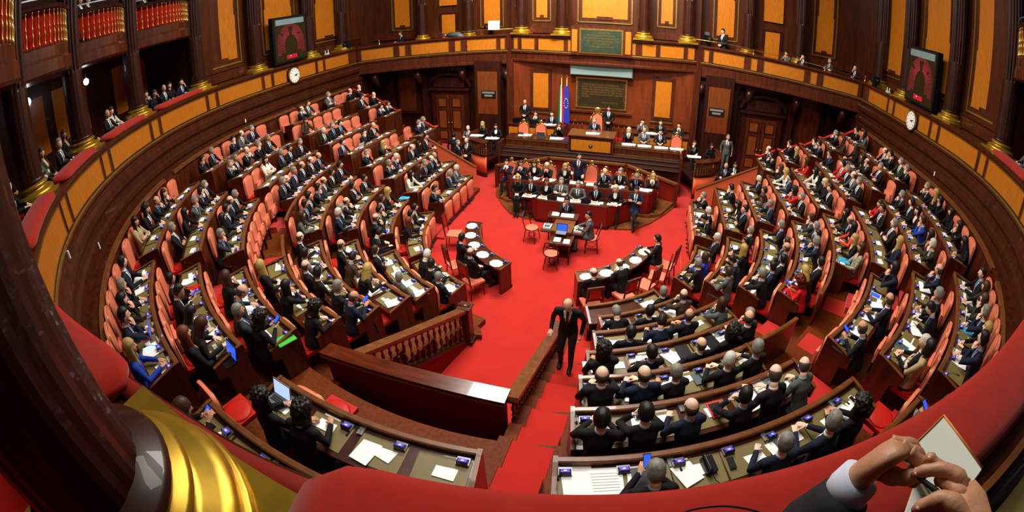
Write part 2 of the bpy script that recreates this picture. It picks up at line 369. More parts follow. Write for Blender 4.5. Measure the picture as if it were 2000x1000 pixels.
POSE = {
 '0': dict(J=seated(), pitch=.05),
 'c': dict(J=seated(neck=(.0, .12, 1.04), eR=(.20, .36, .82), wR=(.075, .27, 1.03), hR=((-.3, -.1, 1), (.5, .8, .3), -1, 1.1)), pitch=.08),
 'm': dict(J=seated(neck=(0, .11, 1.04), eL=(-.2, .36, .82), eR=(.2, .36, .82), wL=(-.055, .31, 1.0), wR=(.055, .31, 1.0), hL=((.3, -.15, 1), (-.6, .7, .2), 1, 1.0), hR=((-.3, -.15, 1), (.6, .7, .2), -1, 1.0)), pitch=.1),
 'r': dict(J=seated(neck=(0, .16, 1.02), wR=(.16, .44, .80), wL=(-.12, .36, .80)), pitch=.55),
 'x': dict(J=seated(neck=(0, -.05, 1.08), eL=(-.25, .10, .80), eR=(.25, .10, .80), wL=(.10, .20, .86), wR=(-.10, .22, .82), hL=((1, -.2, .1), (0, 1, .2), 1, .3), hR=((-1, -.2, .1), (0, 1, .2), -1, .3)), pitch=0),
 'h': dict(J=seated(neck=(0, -.07, 1.07), eL=(-.27, .02, .78), eR=(.27, .02, .78), wL=(-.07, .22, .68), wR=(.07, .22, .68), hL=((.8, .6, -.1), (0, 0, 1), 1, .5), hR=((-.8, .6, -.1), (0, 0, 1), -1, .5)), pitch=0),
 'p': dict(J=seated(neck=(0, .12, 1.03), wL=(-.06, .38, .90), wR=(.06, .38, .90), hL=((.4, .8, .5), (-.3, -.5, 1), 1, .9), hR=((-.4, .8, .5), (.3, -.5, 1), -1, .9)), pitch=.45),
}
def standing(**k):
    J = dict(hip=(0, 0, .93), neck=(0, 0, 1.48), eL=(-.27, -.03, 1.17), eR=(.27, -.03, 1.17), wL=(-.26, .06, .93), wR=(.26, .06, .93), hL=((0, .1, -1), (-1, 0, 0), 1, .4), hR=((0, .1, -1), (1, 0, 0), -1, .4),
             kL=(-.10, .02, .50), kR=(.10, .02, .50), aL=(-.11, 0, .09), aR=(.11, 0, .09)); J.update(k); return J
POSE.update({
 'S': dict(J=standing(), pitch=.05),
 'F': dict(J=standing(eL=(-.26, .0, 1.18), eR=(.26, .0, 1.18), wL=(-.06, .20, 1.02), wR=(.06, .20, 1.02), hL=((.9, .3, -.1), (0, 1, .4), 1, .5), hR=((-.9, .3, -.1), (0, 1, .4), -1, .5)), pitch=.12),
 'X': dict(J=standing(eL=(-.25, .10, 1.18), eR=(.25, .10, 1.18), wL=(.10, .20, 1.22), wR=(-.10, .22, 1.17), hL=((1, -.2, .1), (0, 1, .2), 1, .3), hR=((-1, -.2, .1), (0, 1, .2), -1, .3)), pitch=.05),
 'H': dict(J=standing(eR=(.24, .05, 1.18), wR=(.20, .30, 1.10), hR=((-.2, 1, -.1), (.2, 0, 1), -1, .6), wL=(-.2, .18, .98), hL=((.1, .9, -.5), (-.3, .3, 1), 1, .5)), pitch=.0),
 'W': dict(J=standing(hip=(0, -.02, .93), neck=(0, .10, 1.46), eR=(.27, -.02, 1.16), wR=(.27, .17, 1.00), hR=((.1, .9, -.5), (.2, .3, 1), -1, .5), eL=(-.27, -.02, 1.16), wL=(-.24, .12, .92), hL=((0, .3, -1), (-1, 0, 0), 1, .5),
                   kL=(-.10, .12, .56), kR=(.10, .10, .50), aL=(-.11, .16, .20), aR=(.11, -.06, .09)), pitch=.45),
 'L': dict(J=seated(neck=(0, -.08, 1.06), eL=(-.25, .08, .82), eR=(.25, .08, .82), wL=(.10, .20, .88), wR=(-.10, .22, .84), hL=((1, -.2, .1), (0, 1, .2), 1, .3), hR=((-1, -.2, .1), (0, 1, .2), -1, .3),
                   kL=(-.10, .44, .55), kR=(.04, .46, .62), aL=(-.06, .48, .09), aR=(-.16, .62, .32)), pitch=.1),
 'K': dict(J=seated(neck=(0, .0, 1.06), eL=(-.24, .10, .78), eR=(.24, .10, .78), wL=(-.05, .30, .70), wR=(.05, .30, .70), hL=((.8, .6, -.1), (0, 0, 1), 1, .5), hR=((-.8, .6, -.1), (0, 0, 1), -1, .5), kL=(-.07, .42, .54), kR=(.07, .42, .54), aL=(-.05, .50, .09), aR=(.05, .50, .09)), pitch=.0, skirt=True),
})
PT = {'0': 'hands on desk', 'c': 'chin on hand', 'm': 'hands at mouth', 'r': 'reading head down', 'x': 'arms crossed', 'h': 'hands in lap', 'p': 'holding phone', 'S': 'standing', 'F': 'standing hands folded', 'X': 'standing arms crossed', 'H': 'standing with papers', 'W': 'stepping down', 'L': 'legs crossed', 'K': 'knees together'}
_bc = {}
def body(pose, fem, yaw):
    k = (pose, fem, yaw)
    if k not in _bc:
        P_ = POSE[pose]; _bc[k] = body_mesh('person', P_['J'], radians(yaw), P_['pitch'], fem, skirt=P_.get('skirt', False))
    return _bc[k]
NPEOPLE = 0
def person(loc, rz, hair, cloth, pose, label, group=None, look=0, tie=None, shirt=None, skin=None, sc=1.0, trousers=None):
    """look: -1, 0, 1 turns the head; a copy of a body with its own hair"""
    global NPEOPLE; NPEOPLE += 1
    fem = hair in 'DNYWROB'; mir = -1 if look < 0 else 1
    me, T = body(pose, fem, 32 if look else 0)
    o = bpy.data.objects.new('person', me); COL.objects.link(o); o.location = loc; o.rotation_euler = (0, 0, rz); o.scale = (sc*mir, sc, sc)
    rr = random.Random(NPEOPLE*13+5)
    ms = [cloth if cloth in MATS else 'cloth_'+cloth, shirt or rr.choice(['shirt_white', 'shirt_white', 'shirt_blue']), tie or rr.choice(['tie_navy', 'tie_red', 'tie_grey']), trousers or ('trouser_black' if cloth not in 'vgc' else 'cloth_'+cloth), (skin or rr.choice(['skin_light', 'skin_mid', 'skin_tan', 'skin_pale']))]
    if fem: ms[1] = shirt or rr.choice([ms[0], ms[0], 'shirt_white', ms[4]])
    for i, m in enumerate(ms): o.material_slots[i].link = 'OBJECT'; o.material_slots[i].material = MATS[m]
    h = bpy.data.objects.new('hair', HAIR[HSTYLE[hair]]); COL.objects.link(h); h.parent = o; h.matrix_basis = T
    h.material_slots[0].link = 'OBJECT'; h.material_slots[0].material = MATS['hair_'+hair]
    tag(o, label, 'person', group); return o
# ================================================================== the setting
ARM = 127.0
mb = MB(); mb.prism([(-13, 10.6), (-13, -13), (13, -13), (13, 10.6)], -.25, 0, 'carpet'); struct('floor', mb)
def vl(y): return -1.15-(-4.6-y)*.21          # x of the left edge of the stair well, of the right edge .95
def tier(k, u0, u1, w=None):
    r = RK[k]; w = w or (RK[k-1]-r if k else .42)
    mb = MB(); mb.sweep(ring_frames(k, u0, u1, lambda u: fz(k, u), r), [(0, -.42), (0, 0), (w, 0), (w, -.42)], 'floor_wood'); return struct('floor', mb)
for k in range(8, 0, -1):
    end = 151 if k <= 5 else ARM
    if k >= 4:
        r = RK[k]; yy = -sqrt(max(r*r-1.5, 1)); uL = -degrees(math.asin(-vl(yy)/r)) if -vl(yy) < r else -30
        uR = degrees(math.asin(.95/r)); tier(k, -end, uL, None); tier(k, uR, end, None)
    else: tier(k, -end, end)
# tall wall at the open ends of the arms and under the end blocks
for s in (-1, 1):
    mb = MB(); x0, x1 = s*4.01, s*6.758
    mb.box((s*9.3, 4.9, .55), (5.1, 2.4, 1.1), 'walnut_dark'); struct('trim_1', mb)
# outer wall below the gallery
def wallprof(): return [(0, 0), (0, 3.75), (-.07, 3.8), (-.07, 3.93), (0, 3.98), (0, 4.18), (-.05, 4.2), (-.11, 4.28), (-.11, 4.44), (-.03, 4.5), (-.03, 4.6), (.5, 4.6), (.5, 0)]
us = urange(-166, 166, 12, .35)
mb = MB(); mb.sweep([(rp(12.02, u)[0], rp(12.02, u)[1]) for u in us], wallprof(), 'walnut_wall'); struct('wall_back', mb)
mb = MB(); mb.sweep([(rp(11.64, u)[0], rp(11.64, u)[1]) for u in urange(-150, 150, 11.6, .3)], [(0, 0), (0, 3.64), (.4, 3.64), (.4, 0)], 'walnut'); struct('wall_back', mb)
for u0, u1 in ((-150, -112), (-110, -63), (-60, 60), (63, 110), (112, 150)):
    mb = MB(); mb.sweep([(rp(11.61, u)[0], rp(11.61, u)[1]) for u in urange(u0, u1, 11.6, .3)], [(-.035, 3.60), (-.035, 3.68), (.06, 3.70), (.08, 3.64), (.06, 3.60)], 'rail_wood'); struct('trim_2', mb)
# gallery parapet
def bump(u): return _ss(-17, 3, u)*(1-_ss(32, 58, u))
def rg(u): return 12.02-.50*bump(u)
def gz(u): return .06*bump(u)
def gframes(u0, u1, step=.3, zz=0): 
    out = []
    for u in urange(u0, u1, 12, step):
        p, a = rp(rg(u), u); p.z = gz(u)+zz; out.append((p, a))
    return out
KINK = 163.0    # y = 7.3
def wing_frames(s):
    """from the corner of the arm to the middle bay, walking inwards"""
    out = []
    for i in range(9):
        t = i/8; x = lerp(12.02, 4.45, t); y = lerp(7.45, 9.0, t)+.25*sin(pi*t); out.append((Vector((s*x, y, .28*t)), Vector((0, 1, 0))))
    return out
def mid_frames(x0=-4.27, x1=4.27, n=20):
    return [(Vector((x0+(x1-x0)*i/n, 8.42+.55*((x0+(x1-x0)*i/n)/4.27)**2, .30)), Vector((0, 1, 0))) for i in range(n+1)]
PPROF = [(.03, 4.6), (-.05, 4.63), (-.05, 4.71), (0, 4.74), (0, 5.36), (-.04, 5.38), (-.09, 5.44), (-.09, 5.50), (.45, 5.50), (.45, 4.6)]
GOLDP = [(-.065, 4.70), (-.065, 4.735), (-.03, 4.75), (-.03, 4.70)]
par = []
mb = MB(); mb.sweep(gframes(-KINK, KINK), PPROF, 'walnut'); par.append(struct('wall_gallery_parapet', mb)); g = par[0]
mb = MB(); mb.sweep(gframes(-KINK, KINK), GOLDP, 'gold'); mb.build('gold_molding', g)
for s in (-1, 1):
    fr = wing_frames(s); fr = fr if s > 0 else fr
    mb = MB(); mb.sweep(fr, PPROF, 'walnut'); w_ = struct('wall_gallery_parapet', mb); mb = MB(); mb.sweep(fr, GOLDP, 'gold'); mb.build('gold_molding', w_); par.append(w_)
    mb = MB(); mb.sweep(fr, [(0, 4.05), (-.05, 4.08), (-.05, 4.18), (0, 4.22), (0, 4.6), (1.9, 4.6), (1.9, 4.05)], 'walnut'); struct('trim_3', mb)
    mb = MB(); mb.bar((s*4.27, 8.97, 4.9), (s*4.5, 9.0, 4.9), .12, 1.7, 'walnut'); struct('trim_3', mb)
mb = MB(); mb.sweep(mid_frames(), PPROF, 'walnut'); w_ = struct('wall_gallery_parapet', mb); mb = MB(); mb.sweep(mid_frames(), GOLDP, 'gold'); mb.build('gold_molding', w_); par.append(w_)
mb = MB(); mb.sweep(mid_frames(), [(0, 4.2), (-.04, 4.22), (-.04, 4.3), (.02, 4.34), (.02, 4.6), (1.6, 4.6), (1.6, 4.2)], 'walnut'); struct('trim_3', mb)
# honey coloured panels let into the parapet, each with its gilt edge
def inlay(parent, f0, f1, z0=4.80, z1=5.30, nseg=1):
    (p0, a0), (p1, a1) = f0, f1; n = max(1, nseg); mb = MB()
    t = (p1-p0); t.z = 0; t.normalize(); q0 = p0+t*.05; q1 = p1-t*.05
    def at(f): 
        a = a0.lerp(a1, f).normalized(); p = q0.lerp(q1, f)
        if abs(a0.x-a1.x)+abs(a0.y-a1.y) > .01 and hypot(p.x, p.y) > 5: p = p + a*((q0-q1).length**2/8/12*4*f*(1-f))
        return p, a
    fr = [at(i/n) for i in range(n+1)]
    mb.sweep([(p+Vector((0, 0, 0)), a) for p, a in fr], [(-.012, z0), (-.012, z1), (.02, z1), (.02, z0)], 'honey_inlay')
    for a_, b_ in ((z0-.022, z0), (z1, z1+.018)): mb.sweep([(p, a) for p, a in fr], [(-.024, a_), (-.024, b_), (.02, b_), (.02, a_)], 'gold')
    for p, a in (fr[0], fr[-1]): mb.sweep([(p-t*.014, a), (p+t*.014, a)], [(-.024, z0-.02), (-.024, z1+.018), (.02, z1+.018), (.02, z0-.02)], 'gold')
    mb.build('inlay_panel', parent)
def gpt(u): p, a = rp(rg(u), u); p.z = gz(u); return p, a
COLU = [-159.5, -134, -99.5, -79.4, -63.3, -48, -33, -16.5, 3.4, 33, 48, 63.3, 79.4, 99.5, 134, 159.5]
def sw(u): return s_of(u, 12)
for a_, b_ in zip(COLU[:-1], COLU[1:]):
    s0, s1 = sw(a_), sw(b_)
    if abs(a_) > 99 and abs(b_) > 99 and a_*b_ > 0 and min(abs(a_), abs(b_)) < 100 and max(abs(a_), abs(b_)) < 140:
        mid = sw(math.copysign(114.8, a_)); segs = [(s0+.32, mid-.95), (mid-.85, mid-.30), (mid+.30, mid+.85)]; segs = [(s0+.32, mid-.36), (mid+.36, s1-.32)]
    else: segs = [(s0+.32, s1-.32)]
    for x0, x1 in segs:
        if x1-x0 > .2: inlay(g, gpt(u_of(x0, 12)), gpt(u_of(x1, 12)), nseg=max(1, int((x1-x0)/.35)))
for u in COLU[1:-1]: s0 = sw(u); inlay(g, gpt(u_of(s0-.24, 12)), gpt(u_of(s0+.24, 12)))
for s, w_ in ((-1, par[1]), (1, par[2])):
    def wp(t):
        x = lerp(12.02, 4.45, t); y = lerp(7.45, 9.0, t)+.25*sin(pi*t); return Vector((s*x, y, .28*t)), Vector((0, 1, 0))
    for t0, t1 in ((.02, .25), (.28, .33), (.36, .62), (.65, .70), (.73, .93), (.945, .985)):
        f0, f1 = wp(t0), wp(t1)
        if s < 0: pass
        inlay(w_, f0, f1, nseg=2)
def mp(x): return Vector((x, 8.42+.55*(x/4.27)**2, .30)), Vector((0, 1, 0))
for x0, x1 in ((-4.2, -3.9), (-3.8, -3.05), (-2.95, -1.65), (-1.55, -1.3), (1.3, 1.55), (1.75, 2.45), (2.55, 3.7), (3.8, 4.2)): inlay(par[3], mp(x0), mp(x1), nseg=2)
mb = MB(); mb.box((0, 8.36, 5.62), (2.7, .12, 1.3), 'walnut'); mb.box((-1.18, 8.30, 5.62), (.24, .02, 1.0), 'honey_inlay'); mb.box((1.18, 8.30, 5.62), (.24, .02, 1.0), 'honey_inlay'); struct('trim_3', mb)
# gallery deck and the wall behind it
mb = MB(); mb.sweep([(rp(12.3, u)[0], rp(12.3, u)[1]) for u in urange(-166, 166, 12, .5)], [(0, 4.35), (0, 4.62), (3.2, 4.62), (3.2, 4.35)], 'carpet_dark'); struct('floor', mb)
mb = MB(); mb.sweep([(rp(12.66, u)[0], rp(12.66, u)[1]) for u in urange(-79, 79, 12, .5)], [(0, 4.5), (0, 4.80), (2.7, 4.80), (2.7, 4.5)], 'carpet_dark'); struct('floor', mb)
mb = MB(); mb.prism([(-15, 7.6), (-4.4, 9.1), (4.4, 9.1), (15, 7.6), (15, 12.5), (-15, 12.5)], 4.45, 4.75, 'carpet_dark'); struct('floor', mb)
mb = MB(); mb.sweep([(rp(15.4, u)[0], rp(15.4, u)[1]) for u in urange(-95, 95, 15, .6)], [(0, 4.6), (0, 13.5), (.3, 13.5), (.3, 4.6)], 'walnut_dark'); wb = struct('wall_gallery', mb)
for u in (-84, -74, -61, -52, -40, -30, 52, 61, 74, 84):
    p, a = rp(15.36, u); mb = MB(); t = Vector((-a.y, a.x, 0)); mb.sweep([(p-t*.95, a), (p+t*.95, a)], [(-.02, 5.5), (-.02, 7.2), (.03, 7.2), (.03, 5.5)], 'honey_inlay'); mb.build('inlay_panel', wb)
for s in (-1, 1):
    pts = [(rp(12.95, s*u)[0], rp(12.95, s*u)[1]) for u in (79.4, 85, 90, 100, 120, 140, 160, 180)]
    mb = MB(); mb.sweep(pts, [(0, 4.6), (0, 13.8), (.4, 13.8), (.4, 4.6)], 'walnut_wall'); mb.sweep(pts, [(-.05, 5.5), (-.05, 5.86), (-.09, 5.9), (-.05, 5.93), (0, 5.93), (0, 5.5)], 'walnut'); w2 = struct('wall_gallery_left' if s < 0 else 'wall_gallery_right', mb)
    # the return wall between the arm's side of the gallery and the open part
    p, a = rp(12.95, s*79.4); mb = MB(); mb.sweep([(p, a), (p+Vector((-a.y, a.x, 0))*-s*.25, a)], [(0, 4.6), (0, 13.8), (2.4, 13.8), (2.4, 4.6)], 'walnut_dark'); struct('wall_gallery', mb)
    # tall panels between the columns
    def tall(parent, c, ta, w, z0=6.08, z1=12.6, inset=.18):
        c = Vector(c); ta = Vector(ta).normalized(); n = Vector((-ta.y, ta.x, 0)); n = n if n.dot(Vector((0, 0, 0))-c) > 0 else -n
        mb = MB(); b = lambda du, dz, su, sz, th, m: mb.bar(c+ta*(du-su/2)+n*th/2+Vector((0, 0, dz)), c+ta*(du+su/2)+n*th/2+Vector((0, 0, dz)), th, sz, m)
        zc = (z0+z1)/2
        for e in (-1, 1): b(e*w/2, zc, .055, z1-z0, .05, 'gold')
        b(0, z0, w, .055, .05, 'gold'); b(0, z1, w, .055, .05, 'gold')
        b(0, zc, w-2*inset, z1-z0-2*inset, .02, 'honey_inlay'); b(0, z0+.18+.03, (w-2*inset)*.36, .16, .03, 'walnut')
        for e in (-1, 1): b(e*(w/2-inset-.02), zc+.5, .06, (z1-z0)*.55, .03, 'walnut')
        mb.build('inlay_panel', parent)
    tall(w2, (s*12.94, -.62, 0), (0, 1, 0), 1.95); tall(w2, (s*12.94, 2.75, 0), (0, 1, 0), 2.1); tall(w2, (s*12.94, 6.3, 0), (0, 1, 0), 2.3)
    # wing and middle wall
    mb = MB(); mb.box((s*8.7, 10.5, 9.2), (8.9, .3, 9.2), 'walnut_wall'); mb.box((s*8.7, 10.3, 5.75), (8.9, .12, .35), 'walnut'); w3 = struct('wall_front_left' if s < 0 else 'wall_front_right', mb)
    tall(w3, (s*5.72, 10.34, 0), (1, 0, 0), 1.2); tall(w3, (s*10.95, 10.34, 0), (1, 0, 0), 1.3)
    mb = MB(); mb.box((s*8.1, 10.30, 5.75), (1.05, .08, 2.3), 'walnut_dark'); mb.box((s*8.1, 10.25, 5.75), (.75, .05, 2.1), 'honey_inlay'); mb.box((s*8.1, 10.25, 8.4), (1.0, .05, 2.2), 'honey_inlay'); struct('door_1', mb)
    mb = MB(); mb.box((s*4.3, 10.0, 9.2), (.3, .9, 9.2), 'walnut_wall'); struct('wall_front_left' if s < 0 else 'wall_front_right', mb)
mb = MB(); mb.box((0, 9.8, 9.2), (8.4, .3, 9.2), 'walnut_wall'); mb.box((0, 9.62, 5.98), (8.4, .1, .3), 'walnut'); w4 = struct('wall_front', mb)
tall(w4, (0, 9.64, 0), (1, 0, 0), 2.5, 6.42, 12.6, .2); tall(w4, (-2.98, 9.64, 0), (1, 0, 0), .85, 6.42, 12.6, .16); tall(w4, (2.86, 9.64, 0), (1, 0, 0), .85, 6.42, 12.6, .16)
# lower front wall, between floor and gallery
mb = MB(); mb.box((0, 9.15, 2.3), (8.5, .35, 4.6), 'walnut_front'); wf = struct('wall_front', mb)
for s in (-1, 1):
    mb = MB(); cx = s*2.85
    for d, w, h, m in ((.03, 1.05, 2.05, 'walnut'), (.05, .92, 1.9, 'walnut_wall'), (.07, .72, 1.66, 'honey_inlay')): mb.box((cx, 8.97-d/2, 3.12), (w, d, h), m)
    mb.box((cx, 8.90, 2.06), (1.1, .05, .03), 'gold'); mb.build('inlay_panel', wf)
mb = MB(); mb.box((0, 8.93, 2.25), (2.9, .1, .10), 'walnut'); mb.box((0, 8.89, 2.305), (2.9, .03, .02), 'gold'); mb.box((0, 8.95, 1.7), (8.4, .06, .04), 'walnut_dark'); mb.build('molding', wf)
for s in (-1, 1):
    mb = MB(); mb.box((s*4.35, 9.3, 2.3), (.3, .9, 4.6), 'walnut'); struct('wall_front', mb)
    mb = MB(); mb.box((s*8.2, 9.75, 2.3), (7.8, .3, 4.6), 'walnut_dark')
    for x in (4.75, 6.3, 9.2, 11.3): mb.box((s*x, 9.5, 2.3), (.3, .3, 4.6), 'walnut_dark')
    w5 = struct('wall_front_left' if s < 0 else 'wall_front_right', mb)
    mb = MB(); mb.box((s*5.4, 9.05, 2.3), (1.3, .9, 4.4), 'walnut_dark'); mb.box((s*5.4, 8.6, 3.3), (1.0, .03, 1.4), 'inlay_shaded'); mb.box((s*5.4, 8.6, 2.25), (1.0, .03, .7), 'honey_inlay' if 0 else 'walnut_front'); struct('trim_4', mb)
    mb = MB(); mb.box((s*10.2, 9.4, 2.9), (1.2, .3, 2.6), 'walnut_dark'); mb.box((s*10.2, 9.24, 2.9), (1.0, .02, 2.3), 'walnut'); mb.build('inlay_panel', w5)
    # double door
    mb = MB(); cx = s*7.75
    mb.box((cx, 9.42, 1.45), (2.1, .2, 2.9), 'walnut_dark'); mb.box((cx, 9.36, 2.95), (2.3, .35, .12), 'walnut_dark'); mb.box((cx, 9.34, 3.3), (1.7, .2, .5), 'walnut_dark')
    for i in range(9):
        a = pi*i/8; b = pi*(i+1)/8
        if i < 8: mb.bar((cx+1.15*cos(a), 9.38, 3.1+.65*sin(a)), (cx+1.15*cos(b), 9.38, 3.1+.65*sin(b)), .2, .12, 'walnut_dark')
    dd = struct('door_%d' % (2 if s < 0 else 3), mb)
    for e in (-1, 1):
        mb = MB(); x = cx+e*.40; mb.box((x, 9.30, 1.35), (.76, .08, 2.6), 'walnut')
        for z, h in ((2.25, .5), (1.35, 1.0), (.5, .5)): mb.box((x, 9.25, z), (.5, .03, h), 'walnut_dark'); mb.box((x, 9.235, z), (.40, .03, h-.1), 'inlay_shaded')
        mb.lathe([(.02, 0), (.035, .02), (.035, .05), (.01, .07)], 'brass', (x-e*.3, 9.22, 1.15), 8); mb.build('door_leaf', dd)
for s in (-1, 1):
    mb = MB(); mb.box((s*12.3, 8.9, 2.3), (.5, 2.6, 4.6), 'walnut_dark'); struct('wall_front_left' if s < 0 else 'wall_front_right', mb)
    mb = MB(); mb.box((s*13.1, 9.5, 9.2), (.4, 2.6, 9.2), 'walnut_wall'); struct('wall_front_left' if s < 0 else 'wall_front_right', mb)
# corbels under the gallery wings
for x, y in ((-4.6, 9.0), (4.6, 9.0), (-6.9, 9.0), (6.9, 9.0), (-9.2, 8.6), (9.2, 8.6), (-11.4, 7.9), (11.4, 7.9)):
    mb = MB(); mb.prism([(x-.2, y), (x+.2, y), (x+.2, y+.6), (x-.2, y+.6)], 3.9, 4.15, 'walnut_dark'); mb.tube([(x, y+.45, 3.2), (x, y+.3, 3.45), (x, y+.05, 3.75), (x, y+.1, 4.0)], [.08, .14, .20, .17], 'walnut_dark', 10); struct('corbel', mb)
# columns
def column_mesh():
    mb = MB(); n = 48; H = 8.4
    prof = [(0, .30), (.05, .31), (1.75, .305)]; vs = []; fs = []
    zs = [0.42, 1.0, 1.95, 2.0, 3.5, 6.0, H]
    for j, z in enumerate(zs):
        for i in range(n):
            fl = (i % 3 == 0); d = (.030 if z >= 1.97 else .006) if fl else 0
            r = .315-.035*(z/H) - d; a = 2*pi*i/n; vs.append((r*cos(a), r*sin(a), z))
    for j in range(len(zs)-1):
        for i in range(n): fs.append((j*n+i, j*n+(i+1) % n, (j+1)*n+(i+1) % n, (j+1)*n+i))
    mb.add(vs, fs, 'walnut_dark', False); sh = mb.mesh('shaft')
    mb = MB(); mb.box((0, 0, .035), (1.30, 1.24, .07), 'brass'); mb.lathe([(.62, .07), (.64, .085), (.62, .10)], 'brass', n=40)
    mb.lathe([(.56, .07), (.60, .10), (.61, .14), (.59, .18), (.54, .20), (.47, .215), (.42, .24), (.43, .265), (.455, .27), (.475, .29), (.455, .315), (.42, .32), (.405, .34)], 'brass', n=40)
    mb.lathe([(.39, .34), (.415, .355), (.425, .38), (.405, .41), (.345, .43), (.32, .46)], 'walnut_dark', n=40); ba = mb.mesh('base'); return sh, ba
SH, BA = column_mesh()
def column(x, y, z, rz=0, sc=1.0, bs=.80):
    o = link('column', SH, None, (x, y, z), rz); o['kind'] = 'structure'; o.scale = (sc, sc, 1); b = link('base', BA, o); b.scale = (bs, bs, 1); return o
for u in COLU:
    if u == 3.4: continue
    p, a = rp(12.62, u); column(p.x, p.y, 5.46, radians(u))
column(.75, -12.10, 5.55, 0, 1.0, 1.0)
for s in (-1, 1):
    for x, y, z in ((6.75, 9.75, 5.5), (9.39, 9.75, 5.46), (3.84, 9.15, 5.80), (1.83, 8.72, 5.80)): column(s*x, y, z, 0, .85)
# square pilaster behind front columns
# balconies of the upper gallery between the side columns
def balcony(ua, ub, lab, n=17):
    pa, _ = rp(12.6, ua); pb, _ = rp(12.6, ub); c = (pa+pb)/2; t = (pb-pa); L = t.length; t.normalize(); o_ = Vector((c.x, c.y, 0)).normalized()
    def fr(f, e=0): 
        p = pa+t*(.28+(L-.56)*f) - o_*(.55*sin(pi*f)) ; return p+o_*e, o_
    F = [fr(i/14) for i in range(15)]
    b = thing('balcony', lab, 'balcony', (0, 0, 0), 0, 'upper balconies between the columns')
    mb = MB(); mb.sweep(F, [(0, 7.5), (-.06, 7.55), (-.06, 7.78), (0, 7.85), (0, 8.05), (.03, 8.08), (2.4, 8.08), (2.4, 7.5)], 'walnut'); mb.build('deck', b)
    mb = MB(); mb.sweep(F, [(-.04, 8.80), (-.06, 8.86), (.0, 8.90), (.10, 8.86), (.08, 8.80)], 'walnut_dark'); mb.sweep(F, [(0, 9.0), (0, 9.03), (.03, 9.03), (.03, 9.0)], 'steel'); mb.build('rail', b)
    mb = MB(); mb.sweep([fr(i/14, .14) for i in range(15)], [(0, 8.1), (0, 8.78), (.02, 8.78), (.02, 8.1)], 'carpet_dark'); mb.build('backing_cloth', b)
    for i in range(n):
        p, a = fr((i+.5)/n, .03); bb = link('baluster', BALU, b, (p.x, p.y, 8.08))
mb = MB(); mb.lathe([(.028, 0), (.028, .05), (.016, .08), (.030, .2), (.034, .26), (.014, .33), (.024, .36), (.024, .38), (.014, .42), (.022, .55), (.026, .6), (.015, .65), (.027, .68), (.027, .72)], 'gold', n=8); BALU = mb.mesh('baluster')
for (a_, b_), l in zip(((-79.4, -63.3), (-63.3, -48), (-48, -33), (-33, -16.5), (63.3, 79.4)), ('bowed balcony with brass balusters nearest the first voting board', 'bowed balcony with brass balusters above the blonde gallery visitor', 'bowed balcony with brass balusters above the man in grey coat', 'bowed balcony in the dark corner beyond the fluted columns', 'bowed balcony beyond the second voting board')): balcony(a_, b_, l)
mb = MB(); mb.sweep([(rp(12.9, u)[0], rp(12.9, u)[1]) for u in urange(-79, 79, 12, .6)], [(0, 7.6), (0, 8.0), (2.6, 8.0), (2.6, 7.6)], 'walnut_dark'); struct('floor', mb)
# cushions along the parapet
def cushion(u0, u1, lab, lift=0, over=0):
    a0, a1 = u0, u1; fr = gframes(a0, a1, .15)
    t0 = (fr[1][0]-fr[0][0]).normalized(); 
    prof = []
    for i in range(14):
        a = 2*pi*i/14; prof.append((.13+.245*math.copysign(abs(cos(a))**.7, cos(a)), 5.565+.085*math.copysign(abs(sin(a))**.6, sin(a))))
    mb = MB(); n = len(prof); F = []
    m = len(fr)
    vs = []; fs = []
    for j, (o, a) in enumerate(fr):
        d = min(j, m-1-j)*.15+.02; k = sqrt(min(1, 1-(1-min(1, d/.3))**2))*.9+.1
        for dd, z in prof: q = .13-over+(dd-.13)*k; vs.append((o.x+a.x*q, o.y+a.y*q, o.z+5.565+(z-5.565)*k))
    for j in range(m-1):
        for i in range(n): fs.append((j*n+i, (j+1)*n+i, (j+1)*n+(i+1) % n, j*n+(i+1) % n))
    fs.append(tuple(range(n))); fs.append(tuple(range((m-1)*n, m*n))[::-1]); mb.add(vs, fs, 'velvet_red', True)
    o = mb.build('parapet_cushion'); tag(o, lab, 'cushion', 'red cushions on the parapet'); return o
cushion(-77.6, -65.2, 'red velvet cushion under the five spectators in dark clothes'); cushion(-61.3, -50, 'red velvet cushion before the spectator in a white blouse'); cushion(-46, -35, 'red velvet cushion before the spectator in a grey coat')
cushion(-31, -18.6, 'red velvet cushion beside the gesturing hand'); cushion(-14.5, -.2, 'swelling red velvet cushion beside the gilded column base', over=.04)
cushion(6.6, 31, 'long red velvet cushion under the writing hands', over=.07); cushion(65.3, 77.4, 'red velvet cushion beyond the second voting board'); 
# red cloth hanging below the near column base, and the wooden writing ledge behind the cushions
mb = MB(); mb.sweep(gframes(-1.5, 8, .1), [(-.115, 5.0), (-.12, 5.3), (-.105, 5.46), (-.06, 5.525), (.06, 5.53), (.06, 5.50), (-.08, 5.48), (-.10, 5.0)], 'red_panel', smooth=True); o = mb.build('red_drape'); tag(o, 'dark red cloth hanging over the parapet before the gilded column base', 'drape')
mb = MB(); mb.sweep(gframes(7, 34, .3), [(.42, 5.50), (.42, 5.60), (.47, 5.60), (.47, 5.50)], 'rail_wood'); mb.sweep(gframes(7, 34, .3), [(.47, 5.35), (.47, 5.42), (.95, 5.42), (.95, 5.35)], 'walnut_dark'); mb.sweep(gframes(20, 34, .3), [(.62, 5.421), (.62, 5.43), (.88, 5.43), (.88, 5.421)], 'page_grey' if 0 else 'green_leather'); struct('trim_5', mb)
